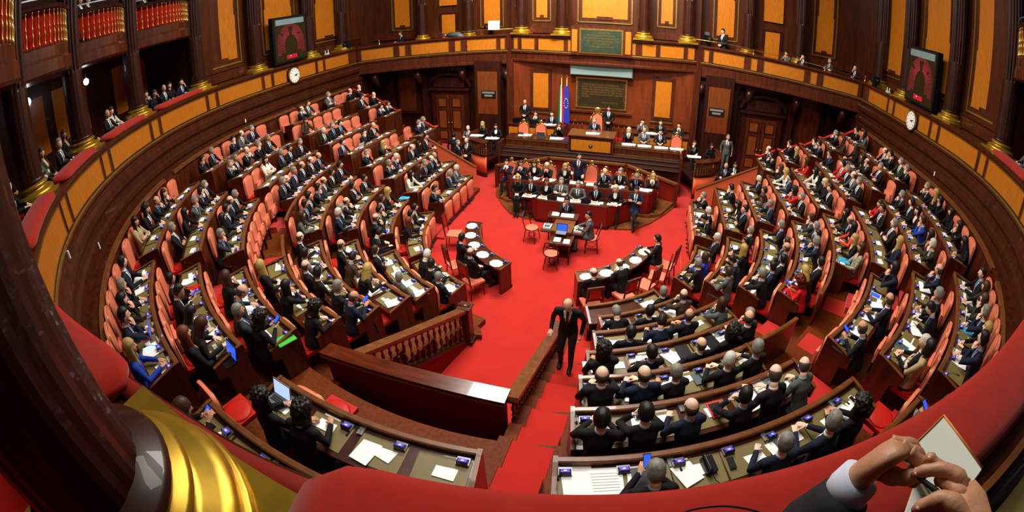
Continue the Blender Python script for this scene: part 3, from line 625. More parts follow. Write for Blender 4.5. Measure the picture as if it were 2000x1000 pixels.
# ================================================================== desks, seats and the people in the rows
SIDE = {-1: 'balcony-side', 1: 'cameraman-side'}
ROWN = {1: 'back row', 2: 'second row from wall', 3: 'third row from wall', 4: 'fourth row from wall', 5: 'fourth row from well', 6: 'third row from well', 7: 'second row from well', 8: 'row at the well'}
# ring: (start, end, block, has desk)
SEG = {
 1: [(-36.7, -14.4, 'lower'), (-62.3, -39.9, 'middle'), (-91, -66.9, 'upper'), (-131, -97.9, 'arm'), (-152, -136, 'far'), (-9, 7, 'column'), (12, 35.5, 'stair'), (40, 62.5, 'lower'), (66.5, 89.4, 'upper'), (97.3, 128.5, 'arm'), (134, 152, 'far')],
 2: [(-36.2, -15, 'lower'), (-61, -40, 'middle'), (-89.3, -67.7, 'upper'), (-128, -95.3, 'arm'), (-150.6, -136, 'far'), (-8.8, 7, 'column'), (11.4, 34.8, 'stair'), (40.2, 62.7, 'lower'), (66.3, 87.8, 'upper'), (94.2, 126.6, 'arm'), (133, 150, 'far')],
 3: [(-35.1, -15.7, 'lower'), (-61, -41, 'middle'), (-89, -67, 'upper'), (-128, -95.3, 'arm'), (-148.2, -134.8, 'far'), (12.6, 34.2, 'stair'), (40.9, 61.9, 'lower'), (65.8, 87.6, 'upper'), (91.9, 125.1, 'arm'), (131.9, 147, 'far')],
 4: [(-40, -16.7, 'lower'), (-88, -66, 'upper'), (-127.7, -95.7, 'arm'), (13.7, 34, 'stair'), (67, 87.8, 'upper'), (90.9, 125.4, 'arm'), (132, 144.5, 'far')],
 5: [(-48.2, -17.9, 'lower'), (-85.9, -53.6, 'upper'), (-127.5, -94.4, 'arm'), (-146.5, -131.8, 'far'), (15.3, 40, 'stair'), (54.3, 87.8, 'upper'), (91.2, 124.1, 'arm'), (129.2, 143.2, 'far')],
 6: [(-51.2, -19.8, 'lower'), (-87.9, -57.7, 'upper'), (-125.6, -94, 'arm'), (17.6, 45.6, 'stair'), (54.6, 86.6, 'upper'), (92, 124, 'arm')],
 7: [(-48, -23.3, 'lower'), (-86.2, -59.5, 'upper'), (-124.9, -92.8, 'arm'), (21, 44.5, 'stair'), (56.2, 86.1, 'upper'), (91.5, 124.3, 'arm')],
 8: [(-46.2, -22.5, 'lower'), (-85.4, -50.2, 'upper'), (-119.9, -94.1, 'arm'), (20, 45, 'stair'), (56.8, 84.1, 'upper'), (91.9, 117.4, 'arm')]}
def bname(u, blk):
    if blk == 'column': return 'below the gilded column'
    if blk == 'stair': return 'beside the stairs'
    return SIDE[-1 if u < 0 else 1]+' '+{'lower': 'lower block', 'middle': 'middle block', 'upper': 'upper block', 'arm': 'straight block', 'far': 'door block'}[blk]
def ring_rz(a): d = -a; return atan2(-d.x, d.y)
# --- a seat: folding cushion with its studded back
def seat_meshes():
    W, Z0, Z1 = .285, .32, 1.07; pts = []
    for i in range(13):
        t = pi*i/12; pts.append((W*math.copysign(abs(cos(t))**.75, cos(t)), Z1-.17+.17*sin(t)**.8))
    pts = [(W*.84, Z0)]+[(W*.93, Z0+.25)]+pts+[(-W*.93, Z0+.25), (-W*.84, Z0)]
    mb = MB(); n = len(pts); cz = .74
    L = [(.0, .98), (.045, 1.0), (.062, .93), (.075, .6), (.078, .0)]; vs = []; fs = []
    for y, k in L: vs += [(x*k, y, cz+(z-cz)*k) for x, z in pts]
    for j in range(len(L)-1):
        for i in range(n): fs.append((j*n+i, j*n+(i+1) % n, (j+1)*n+(i+1) % n, (j+1)*n+i))
    mb.add(vs, fs, 'leather_orange', True)
    ring = [(x*.965, .058, cz+(z-cz)*.965) for x, z in pts]; mb.tube(ring, .0075, 'gold', 4); back = mb.mesh('backrest')
    mb = MB(); mb.box((0, .28, .40), (.48, .44, .07), 'leather_red'); mb.ell((0, .28, .435), (.23, .21, .035), 'leather_red', 12, 6); mb.bar((-.2, .08, .38), (.2, .08, .38), .04, .05, 'walnut_dark'); mb.box((0, .10, .19), (.06, .06, .38), 'walnut_dark'); down = mb.mesh('seat')
    mb = MB(); mb.box((0, .115, .54), (.46, .05, .30), 'leather_orange'); mb.ell((0, .14, .54), (.21, .03, .14), 'leather_orange', 12, 6); mb.bar((-.2, .10, .38), (.2, .10, .38), .04, .05, 'walnut_dark'); mb.box((0, .10, .19), (.06, .06, .38), 'walnut_dark'); upm = mb.mesh('seat')
    return back, down, upm
BACK, SDOWN, SUP = seat_meshes(); NSEAT = 0
def seat(k, u, label, folded=False):
    global NSEAT
    if NSEAT >= 298: return
    NSEAT += 1; p, a = rp(RK[k-1]-.075, u); p.z = fz(k, u)
    o = link('auditorium_seat', SUP if folded else SDOWN, None, p, ring_rz(a)); link('backrest', BACK, o); tag(o, label, 'seat', 'orange seats in the rows')
# --- desks
def pad_mesh():
    mb = MB(); mb.box((0, .02, 0), (.56, .37, .006), 'green_leather'); return mb.mesh('writing_pad')
def term_mesh():
    mb = MB(); mb.box((0, 0, .012), (.135, .10, .024), 'steel'); mb.box((0, .018, .032), (.118, .07, .035), 'black_plastic', rx=radians(24)); a = mb.mesh('voting_terminal')
    mb = MB(); mb.box((0, .010, .0525), (.085, .055, .003), 'screen_violet', rx=radians(24)); mb.box((0, .012, .055), (.03, .022, .002), 'screen_white', rx=radians(24)); return a, mb.mesh('screen')
def mic_mesh():
    mb = MB(); mb.box((0, 0, .008), (.07, .11, .016), 'grey_plastic'); mb.tube([(0, 0, .01), (0, -.03, .10), (.0, -.12, .17), (0, -.2, .19)], .004, 'black', 5); mb.tube([(0, -.19, .19), (0, -.235, .193)], .011, 'black', 6); return mb.mesh('microphone')
PAD = pad_mesh(); TERM, TSCR = term_mesh(); MIC = mic_mesh()
mb = MB(); mb.ell((0, 0, 0), (.25, .045, .36), 'leather_orange', 14, 10); UPH0 = None
def uph_mesh(h):
    pts = []; W = .27
    for i in range(13):
        t = pi*i/12; pts.append((W*math.copysign(abs(cos(t))**.7, cos(t)), h/2-.10+.10*sin(t)**.8))
    pts = [(W*.9, -h/2)]+pts+[(-W*.9, -h/2)]; n = len(pts); mb = MB(); vs = []; fs = []
    for y, k in ((0, 1), (.03, 1), (.05, .9), (.058, .5), (.06, 0)): vs += [(x*k, y, z*k) for x, z in pts]
    for j in range(4):
        for i in range(n): fs.append((j*n+i, j*n+(i+1) % n, (j+1)*n+(i+1) % n, (j+1)*n+i))
    mb.add(vs, fs, 'leather_orange', True); return mb.mesh('upholstered_panel')
UPH = uph_mesh(.66)
RAILP = [(-.035, -.055), (-.035, -.01), (-.02, .0), (.03, .0), (.045, -.01), (.045, -.055)]
DTOP = -.085
def front_only(k, u0, u1, o):
    drop = hz(k, (u0+u1)/2)-(fz(k+1, (u0+u1)/2) if k < 8 else 0)
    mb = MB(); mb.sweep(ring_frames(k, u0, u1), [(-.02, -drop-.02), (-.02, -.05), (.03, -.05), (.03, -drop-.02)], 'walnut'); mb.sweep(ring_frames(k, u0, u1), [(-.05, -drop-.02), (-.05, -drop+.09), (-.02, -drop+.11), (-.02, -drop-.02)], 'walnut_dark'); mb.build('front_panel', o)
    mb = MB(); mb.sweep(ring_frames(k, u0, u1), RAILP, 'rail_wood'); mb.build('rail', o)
PLACES = []
def desk(k, u0, u1, blk):
    if u0 > u1: u0, u1 = u1, u0
    um = (u0+u1)/2; name = bname(um, blk)
    o = thing('bench_desk', '%s wooden desk, %s, %s' % ('straight' if blk in ('arm', 'far') else 'curved', ROWN[k], name), 'desk', (0, 0, 0), 0, 'desks of the hemicycle')
    front_only(k, u0, u1, o)
    mb = MB(); F = ring_frames(k, u0, u1)
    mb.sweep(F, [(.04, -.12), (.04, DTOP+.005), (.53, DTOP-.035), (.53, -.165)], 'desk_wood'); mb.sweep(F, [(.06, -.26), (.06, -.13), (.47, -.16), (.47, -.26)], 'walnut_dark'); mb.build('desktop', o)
    for e in (u0, u1):
        p, a = rp(RK[k], e); p.z = hz(k, e); t = Vector((-a.y, a.x, 0))*(.02 if e == u0 else -.02)*(1 if True else 1)
        mb = MB(); mb.sweep([(p-t, a), (p+t*1.0, a)], [(-.03, -.80), (-.03, .004), (.05, .004), (.50, -.085), (.55, -.10), (.55, -.30), (.40, -.34), (.40, -.80)], 'walnut'); 
        mb.sweep([(p-t*1.3, a), (p+t*1.3, a)], [(-.03, -.004), (-.03, .012), (.05, .012), (.55, -.088), (.55, -.104), (.05, -.004)], 'rail_wood'); mb.build('end_panel', o)
    L = abs(s_of(u1, RK[k]+.3)-s_of(u0, RK[k]+.3)); n = max(1, int(round(L/.615)))
    s0 = s_of(u0, RK[k]+.3); sg = (s_of(u1, RK[k]+.3)-s0)/n
    for i in range(n):
        s_ = s0+sg*(i+.5); u = u_of(s_, RK[k]+.3); p, a = rp(RK[k]+.30, u); p.z = hz(k, u)+DTOP-.012; rz = ring_rz(a)
        if not (k == 8 and 20 < u < 36):
            b = link('writing_pad', PAD, o); b.location = p; b.rotation_euler = (radians(4.5)*1, 0, rz)
            q, a2 = rp(RK[k]+.115, u_of(s_+.19*(1 if um < 0 else -1), RK[k]+.3)); q.z = p.z+.016; c = link('voting_terminal', TERM, o); c.location = q; c.rotation_euler = (0, 0, rz+pi); d = link('screen', TSCR, c)
            if i % 2 == 0: q, a2 = rp(RK[k]+.10, u_of(s_-sg*.46, RK[k]+.3)); q.z = p.z+.02; m_ = link('microphone', MIC, o); m_.location = q; m_.rotation_euler = (0, 0, rz)
        PLACES.append((k, u, i, n, name, blk, p, rz, o))
    if k == 8:
        L = abs(s_of(u1, 4.0)-s_of(u0, 4.0)); n = max(1, int(round(L/.58)))
        for i in range(n):
            u = u_of(s_of(u0, 4.0)+(s_of(u1, 4.0)-s_of(u0, 4.0))*(i+.5)/n, 4.0); q, a = rp(3.985, u); q.z = .52; b = link('upholstered_panel', UPH, o, q, ring_rz(a))
for k in SEG:
    for a_, b_, blk in SEG[k]: desk(k, a_, b_, blk)
for k, a_, b_, l in ((4, -48.7, -40.3, 'short wooden partition with rail at the balcony-side cross aisle, near lower block'), (4, -65.7, -54.9, 'curved wooden partition at the balcony-side cross aisle, near upper block'), (4, 34.4, 45, 'long curved wooden partition ending the block beside the carpeted stairs'), (4, 54.3, 66.7, 'curved wooden partition at the cameraman-side cross aisle')):
    o = thing('partition', l, 'partition'); front_only(k, a_, b_, o)
# --- people seated in the rows
PEOPLE = {
 1: [(-150.4, 'b', 'k', 'c'), (-143.1, 'b', 'k', 'c'), (-129.0, 'g', 'g', 'x'), (-113.3, 'n', 'c', '0'), (-108.3, 'b', 'k', 'm'), (-84.6, 'g', 'v', '0'), (-81.4, 'b', 'g', '0'), (-78.4, 'd', 'v', 'c'), (-72.0, 'g', 'k', '0'), (-68.1, 'd', 'k', 'c'), (-54.1, 'D', 'k', 'm'), (-51.3, 'b', 'k', 'm'), (-47.7, 'C', 'k', '0'), (-44.2, 'D', 't', 'x'), (-33.0, 'd', 'v', '0'), (-27.2, 'g', 'k', 'c'), (-24.1, 'D', 'k', 'm'), (-20.7, 'd', 'v', 'c'), (-13.8, 'Y', 'u', '0'), (-10.7, 'N', 'k', 'p'), (35.7, 'd', 'v', 'p'), (43.9, 'd', 'v', 'c'), (46.9, 'Y', 'k', '0'), (50.4, 'g', 'v', 'c'), (53.4, 'N', 'l', 'c'), (56.2, 'N', 'c', '0'), (59.7, 'd', 'k', '0'), (67.1, 'D', 'k', 'r'), (72.9, 'D', 'k', 'm'), (77.5, 'D', 'k', '0'), (81.5, 'D', 'k', 'c'), (84.1, 'Y', 'k', '0'), (86.8, 'g', 'k', 'm'), (98.6, 'g', 'k', 'c'), (104.4, 'g', 'l', '0'), (111.8, 'd', 'k', 'm'), (117.8, 'b', 'k', '0'), (137.5, 'D', 'g', '0'), (144.8, 'd', 'k', 'c')],
 2: [(-148.6, 'b', 'k', 'c'), (-139.6, 'd', 'k', '0'), (-100.5, 'N', 'n', '0'), (-83.5, 'g', 'k', '0'), (-79.7, 'g', 'k', 'c'), (-75.6, 'b', 'k', 'm'), (-72.0, 'g', 'k', '0'), (-68.0, 'g', 'k', 'm'), (-60.6, 'g', 'k', '0'), (-56.5, 'd', 'k', 'c'), (-53.5, 'g', 'g', 'c'), (-49.0, 'D', 'k', '0'), (-43.5, 'g', 'k', 'x'), (-29.4, 'd', 'k', '0'), (-26.5, 'd', 'k', 'p'), (-21.2, 'D', 'k', 'r'), (-17.4, 'N', 'k', 'r'), (-14.6, 'R', 'k', 'h'), (-6.3, 'C', 'k', '0'), (-3.4, 'C', 'k', 'r'), (16.4, 'g', 'k', 'p'), (24.0, 'g', 'v', 'c'), (27.5, 'g', 'v', '0'), (30.5, 'C', 'k', '0'), (39.4, 'B', 't', 'x'), (42.3, 'w', 'k', '0'), (50.3, 'd', 'k', 'r'), (53.2, 'g', 'k', 'c'), (60.1, 'b', 'v', 'm'), (67.7, 'w', 'l', 'c'), (71.0, 'B', 'n', '0'), (75.3, 'n', 'u', 'c'), (79.2, 'B', 'k', '0'), (82.3, 'd', 'k', '0'), (85.9, 'g', 'k', 'm'), (104.0, 'g', 'k', 'x'), (111.2, 'b', 'k', 'c'), (116.2, 'D', 'k', '0'), (124.2, 'N', 'k', '0'), (136.9, 'N', 'n', '0'), (144.3, 'g', 'k', 'm')],
 3: [(-144.8, 'n', 'k', 'm'), (-138.7, 'd', 'v', 'm'), (-109.6, 'd', 'k', '0'), (-104.6, 'g', 'k', '0'), (-99.2, 'w', 'k', '0'), (-87.0, 'g', 'k', '0'), (-82.9, 'd', 'k', '0'), (-79.7, 'g', 'k', '0'), (-74.6, 'D', 'e', 'x'), (-58.1, 'g', 'k', '0'), (-55.0, 'b', 'k', '0'), (-51.9, 'd', 'v', '0'), (-48.4, 'D', 'k', '0'), (-39.1, 'g', 'c', 'c'), (-28.4, 'N', 'k', 'm'), (-23.6, 'b', 'c', 'r'), (-19.6, 'g', 'c', 'x'), (-15.8, 'C', 'k', 'p'), (13.9, 'd', 'k', '0'), (17.4, 'd', 'k', 'm'), (20.8, 'b', 'v', 'c'), (25.3, 'd', 'k', 'm'), (28.4, 'b', 'k', 'r'), (32.0, 'b', 'g', 'r'), (41.2, 'b', 'k', 'p'), (50.9, 'b', 'v', '0'), (62.0, 'B', 'v', 'm'), (69.8, 'Y', 'v', 'h'), (75.4, 'g', 'k', 'x'), (81.3, 'd', 'k', '0'), (84.5, 'N', 'r', 'x'), (96.5, 'g', 'k', '0'), (101.5, 'b', 'g', '0'), (106.9, 'g', 'k', '0'), (111.9, 'd', 'r', '0'), (123.8, 'd', 'v', 'c'), (136.5, 'd', 'k', 'm'), (142.4, 'd', 'k', 'c')],
 4: [(-118.8, 'b', 'k', '0'), (-111.4, 'd', 'k', 'c'), (-97.6, 'd', 'v', '0'), (-85.2, 'b', 'k', '0'), (-81.8, 'b', 'k', '0'), (-77.7, 'b', 'k', '0'), (-73.8, 'g', 'v', '0'), (-69.8, 'b', 'k', '0'), (-66.3, 'g', 'k', '0'), (-32.7, 'Y', 'k', 'h'), (-24.9, 'D', 'k', 'c'), (-16.4, 'C', 'k', 'r'), (14.2, 'b', 'k', 'c'), (19.1, 'b', 'v', '0'), (22.6, 'g', 'k', 'c'), (28.0, 'w', 'k', '0'), (31.7, 'g', 'k', '0'), (65.1, 'N', 'p', 'h'), (72.6, 'Y', 'k', '0'), (76.0, 'D', 'o', '0'), (79.5, 'b', 'k', '0'), (82.9, 'D', 'k', '0'), (96.8, 'd', 'k', '0'), (102.2, 'W', 'k', '0'), (107.2, 'D', 'k', '0'), (112.2, 'D', 'e', '0'), (123.1, 'N', 'r', '0'), (136.5, 'Y', 'k', '0'), (144.5, 'd', 'k', 'c')],
 5: [(-143.6, 'g', 'c', '0'), (-138.6, 'g', 'v', 'c'), (-110.0, 'Y', 'k', 'm'), (-98.4, 'g', 'k', 'c'), (-84.5, 'd', 'k', '0'), (-79.7, 'd', 'k', '0'), (-75.0, 'b', 'c', '0'), (-69.9, 'd', 'k', 'c'), (-64.4, 'd', 'k', '0'), (-60.6, 'd', 'k', '0'), (-51.9, 'N', 'g', '0'), (-45.0, 'b', 'k', '0'), (-37.4, 'd', 'g', '0'), (-33.5, 'b', 'k', 'x'), (-29.6, 'd', 'k', '0'), (-23.3, 'g', 'k', 'c'), (-19.4, 'b', 'v', 'p'), (16.4, 'C', 'k', 'c'), (22.1, 'd', 'k', 'x'), (28.7, 'b', 'k', 'h'), (33.6, 'C', 'k', 'h'), (37.5, 'b', 'k', '0'), (42.4, 'g', 'c', 'c'), (56.1, 'O', 'r', 'p'), (60.0, 'Y', 'k', 'r'), (63.9, 'd', 'k', 'h'), (71.7, 'g', 'v', 'm'), (75.9, 'd', 'c', '0'), (79.7, 'g', 'c', '0'), (83.9, 'n', 'c', 'c'), (96.3, 'g', 'k', '0'), (103.1, 'C', 'r', 'm'), (112.0, 'd', 'v', '0'), (117.0, 'Y', 'e', '0'), (122.0, 'N', 'k', 'm'), (136.6, 'd', 'k', 'm'), (142.1, 'b', 'k', 'c')],
 6: [(-128.1, 'd', 'k', '0'), (-121.2, 'D', 'k', '0'), (-116.2, 'b', 'k', '0'), (-103.5, 'w', 'v', 'c'), (-98.2, 'g', 'k', 'm'), (-83.7, 'd', 'k', '0'), (-78.0, 'd', 'k', 'x'), (-67.8, 'b', 'k', 'm'), (-63.3, 'g', 'k', '0'), (-58.8, 'w', 'v', '0'), (-43.0, 'b', 'k', '0'), (-37.2, 'd', 'n', 'r'), (-29.6, 'Y', 'k', 'r'), (22.2, 'd', 'k', 'h'), (28.1, 'd', 'v', 'r'), (32.9, 'b', 'k', '0'), (41.4, 'N', 'g', 'c'), (55.2, 'g', 'k', 'c'), (61.4, 'd', 'v', '0'), (65.9, 'd', 'k', 'h'), (70.4, 'b', 'k', 'h'), (74.8, 'n', 'c', 'h'), (82.0, 'g', 'k', '0'), (96.0, 'g', 'v', 'c'), (102.2, 'N', 'g', 'r'), (107.8, 'd', 'k', '0'), (117.7, 'w', 'k', '0')],
 7: [(-118.6, 'b', 'k', 'x'), (-113.6, 'b', 'v', '0'), (-108.6, 'g', 'k', '0'), (-103.6, 'N', 'k', '0'), (-97.7, 'D', 'e', '0'), (-81.0, 'Y', 'k', '0'), (-74.6, 'n', 'k', '0'), (-69.3, 'd', 'k', 'm'), (-58.1, 'b', 'k', 'm'), (-52.9, 'd', 'k', 'r'), (-42.7, 'n', 'k', 'x'), (-27.7, 'g', 'g', 'h'), (23.7, 'g', 'k', 'r'), (29.9, 'd', 'k', 'h'), (40.0, 'b', 'n', 'm'), (56.5, 'n', 'g', '0'), (65.8, 'd', 'v', 'r'), (71.2, 'Y', 'k', '0'), (76.5, 'd', 'k', '0'), (89.3, 'g', 'k', 'h'), (96.7, 'd', 'k', 'x'), (101.9, 'D', 'k', '0'), (114.3, 'd', 'k', 'c')],
 8: [(-115.2, 'w', 'g', '0'), (-109.1, 'g', 'v', '0'), (-95.5, 'd', 'k', 'c'), (-78.7, 'd', 'k', '0'), (-72.5, 'd', 'k', '0'), (-66.3, 'R', 'k', '0'), (-38.2, 'w', 'k', 'r'), (-31.9, 'd', 'k', '0'), (-25.7, 'g', 'v', 'h'), (41.6, 'g', 'k', 'h'), (61.7, 'g', 'k', '0'), (67.9, 'N', 'u', '0'), (85.5, 'w', 'k', 'h'), (96.6, 'd', 'k', 'r'), (101.6, 'w', 'k', '0'), (114.9, 'g', 'k', 'm')]}
TAKEN = {}
for k, es in PEOPLE.items():
    cnt = {}
    for u, h, c, p_ in es:
        blk = None
        for a_, b_, bl in SEG[k]:
            if min(a_, b_)-3.5 <= u <= max(a_, b_)+3.5: blk = bl; u = max(min(a_, b_)+1.6, min(max(a_, b_)-1.6, u)) if abs(u) < 90 else u; break
        nm = bname(u, blk) if blk else SIDE[-1 if u < 0 else 1]+' cross-aisle'
        cnt[nm] = cnt.get(nm, 0)+1; i = cnt[nm]
        p, a = rp(RK[k-1]-.37, u); p.z = fz(k, u)
        rr = random.Random(int(u*10)+k*999)
        look = 0 if abs(u) < 25 else (1 if u < 0 else -1)
        if rr.random() < .18: look = 0
        lab = '%s in %s, %s, %s in %s, %s' % (HN[h], CLN[c], PT[p_], ORD[i], ROWN[k].replace(' from', ' off').replace('row at the well', 'well row'), nm.replace(' block', ''))
        if len(lab.replace(',', '').split()) > 16: lab = lab.replace('touching', 'at').replace('hands in lap', 'resting').replace('hands on desk', 'upright').replace('holding phone', 'phoning').replace('reading head down', 'reading')
        person(p, ring_rz(a)+rr.uniform(-.15, .15), h, c, p_, lab, 'people seated in the rows', look, sc=rr.uniform(.96, 1.05))
        if p_ == 'p':
            d_ = -a; ph = thing('phone', 'lit phone held by '+' '.join(lab.replace(',', '').split()[:4])+', '+ROWN[k]+(', balcony side' if u < 0 else ', cameraman side' if u > 36 else ', beside stairs'), 'phone', p+d_*.46+Vector((0, 0, .965)), ring_rz(a)); mb = MB(); mb.box((0, 0, 0), (.078, .15, .010), 'black_plastic', rx=.6); mb.build('case', ph); mb = MB(); mb.box((0, -.003, .0065), (.068, .13, .003), 'screen_blue', rx=.6); mb.build('screen', ph)
        TAKEN.setdefault(k, []).append(s_of(u, RK[k]+.3))
# --- seats
for (k, u, i, n, name, blk, p, rz, o) in PLACES:
    if blk in ('stair', 'column'): continue
    s_ = s_of(u, RK[k]+.3); occ = min([abs(s_-t) for t in TAKEN.get(k, [])] or [9])
    if occ < .17 and (k+i) % 2: continue
    fold = occ > .3 and not (blk in ('lower', 'middle', 'upper') and i in (0, n-1))
    seat(k, u, 'orange seat, %s in %s, %s' % (ORD[min(20, (i if u > 0 else n-1-i)+1)], ROWN[k], name), fold)
for i, u in enumerate((-43.5, -47.5, -51.5, -55.5, -59.5)): seat(4, u, 'orange seat facing the empty balcony-side cross aisle, %s from its lower end' % ORD[i+1], True)
for i, u in enumerate((44, 48, 52, 56, 60)): seat(4, u, 'orange seat facing the cameraman-side cross aisle, %s from its lower end' % ORD[i+1], True)
for u in (-64.5,): seat(4, u, 'orange seat at the upper end of the balcony-side cross aisle', True)
for k, u, l in ((2, 36.3, 'red seat behind the curly-haired man beside the stairs'), (3, -6.5, 'red seat cushion beside the barrier, below the gilded column'), (2, -11.2, 'red seat at the desk end below the gilded column')): seat(k, u, l)
# --- things on the desks
def deskpt(k, u, d):
    p, a = rp(RK[k]+d, u); p.z = hz(k, u)+DTOP-.004-d*.08; return p, ring_rz(a)
def smesh(name, parts):
    mb = MB()
    for c, s_, m in parts: mb.box(c, s_, m)
    return mb.mesh(name)
PAPER = smesh('paper_sheet', [((0, 0, .004), (.23, .31, .008), 'paper')]); PAPER2 = smesh('paper_sheet', [((0, 0, .003), (.34, .25, .006), 'paper'), ((0.05, .02, .008), (.23, .29, .004), 'paper')])
rr = random.Random(3); 
for (k, u, i, n, name, blk, p, rz, o) in PLACES:
    if k == 8 and 20 < u < 36: continue
    if rr.random() < .88:
        q, r_ = deskpt(k, u_of(s_of(u, RK[k]+.3)+rr.uniform(-.12, .05)*(1 if u < 0 else -1), RK[k]+.3), rr.uniform(.15, .25))
        b = link('paper_sheet', rr.choice([PAPER, PAPER, PAPER2]), None, q+Vector((0, 0, .010)), r_+rr.uniform(-.25, .25)); b.rotation_euler[0] = 0
        tag(b, 'white paper, %s place, %s, %s%s' % (ORD[min(20, (i if u > 0 else n-1-i)+1)], ROWN[k], name, (' towards stairs' if u > 0 else ' towards spectators') if blk == 'column' else ''), 'paper', 'white papers on the desks')
        if blk in ('stair', 'lower', 'column') and rr.random() < .6:
            q, r_ = deskpt(k, u_of(s_of(u, RK[k]+.3)+rr.uniform(.12, .2)*(1 if u < 0 else -1), RK[k]+.3), rr.uniform(.24, .34)); c = link('paper_sheet', PAPER, None, q+Vector((0, 0, .022)), r_+rr.uniform(-.5, .5)); tag(c, 'second sheet, '+b['label'][12:], 'paper', 'second papers on the desks')
# particular things
def dev(kind):
    mb = MB()
    if kind.startswith('folder') or kind.startswith('case'):
        c = kind.split('_')[1]; c = {'black': 'black_plastic', 'dark': 'slate', 'open': 'paper'}.get(c, c)
        if c == 'paper': mb.box((-.16, 0, .004), (.30, .40, .008), 'paper', rz=.1); mb.box((.16, .02, .006), (.30, .40, .008), 'paper', rz=-.1); return mb
        w, h = (.24, .32) if kind.startswith('folder') else (.12, .2); mb.box((0, 0, .008), (w, h, .016), c); mb.box((.004, 0, .008), (w-.01, h-.01, .010), 'paper'); mb.box((0, 0, .017), (w*.9, h*.9, .003), c)
    elif kind.startswith('tablet'):
        fr = {'white': 'white', 'news': 'white', 'blue': 'black_plastic', 'rededge': 'red', 'teal': 'teal', 'cyan': 'cyan'}[kind.split('_')[1]]; sc = {'white': 'screen_blue', 'news': 'screen_white', 'blue': 'screen_blue', 'rededge': 'black_plastic', 'teal': 'slate', 'cyan': 'cyan'}[kind.split('_')[1]]
        mb.box((0, 0, .006), (.20, .26, .012), fr); mb.box((0, 0, .0125), (.16, .21, .003), sc)
    elif kind == 'newspaper': mb.box((0, 0, .004), (.32, .42, .008), 'paper'); [mb.box((-.07+.14*(i % 2), .15-.07*(i//2), .009), (.11, .03, .002), 'print_grey') for i in range(8)]
    elif kind.startswith('phone'): mb.box((0, 0, .008), (.075, .15, .014), 'white' if kind.endswith('white') else 'black_plastic'); mb.box((0, 0, .016), (.064, .125, .002), 'black')
    elif kind == 'telephone': mb.box((0, 0, .03), (.13, .2, .05), 'black_plastic', rx=.15); mb.tube([(-.03, -.11, .07), (-.03, -.08, .085), (-.03, .08, .10), (-.03, .11, .085)], [.026, .018, .018, .026], 'black_plastic', 8); mb.tube([(-.03, -.11, .06), (0, -.2, .01), (.03, -.26, .01), (.0, -.3, .01)], .006, 'black', 5)
    elif kind == 'booklet': mb.box((-.07, 0, .09), (.02, .26, .2), 'page_grey', ry=-.5); mb.box((.05, 0, .01), (.16, .26, .012), 'page_grey')
    elif kind == 'binder_black': mb.box((0, 0, .02), (.17, .24, .04), 'black_plastic'); mb.box((0, 0, .012), (.25, .30, .01), 'paper')
    elif kind == 'papers_big': mb.box((-.12, .03, .006), (.3, .42, .01), 'paper'); mb.box((.14, -.04, .012), (.34, .42, .01), 'paper', rz=-.08); [mb.box((.14, .1-.035*i, .018), (.26, .006, .001), 'print_grey', rz=-.08) for i in range(7)]
    elif kind == 'sheet': mb.box((0, 0, .004), (.297, .21, .008), 'paper')
    return mb
def laptop(k, u, d, kind, label):
    p, rz = deskpt(k, u, d); o = thing('laptop', label, 'laptop', p+Vector((0, 0, .012)), rz, None)
    shell = {'white': 'white', 'slate': 'slate', 'closed': 'black_plastic', 'blue': 'grey_plastic', 'open': 'black_plastic', 'screen': 'grey_plastic', 'violet': 'white'}[kind]
    mb = MB(); mb.box((0, 0, .009), (.33, .23, .018), shell)
    if kind in ('closed', 'slate'): mb.box((0, 0, .022), (.33, .23, .008), shell); mb.build('base', o); mb = MB(); mb.box((.0, .0, .034), (.075, .14, .014), 'black_plastic'); mb.box((0, .03, .0415), (.05, .05, .002), 'grey_plastic'); b = mb.build('phone', None, p+Vector((0, 0, .012)), rz+.1); tag(b, 'dark phone on the '+label, 'phone'); return
    [mb.box((-.12+.03*(i % 9), -.03+.03*(i//9), .019), (.022, .022, .003), 'black') for i in range(27)]
    mb.build('base', o); mb = MB(); mb.box((0, .11, .12), (.33, .010, .22), shell, rx=-.35); mb.build('lid', o); mb = MB(); mb.box((0, .1035, .12), (.30, .004, .19), 'screen_blue' if kind in ('blue', 'open') else 'screen_white', rx=-.35); mb.build('screen', o)
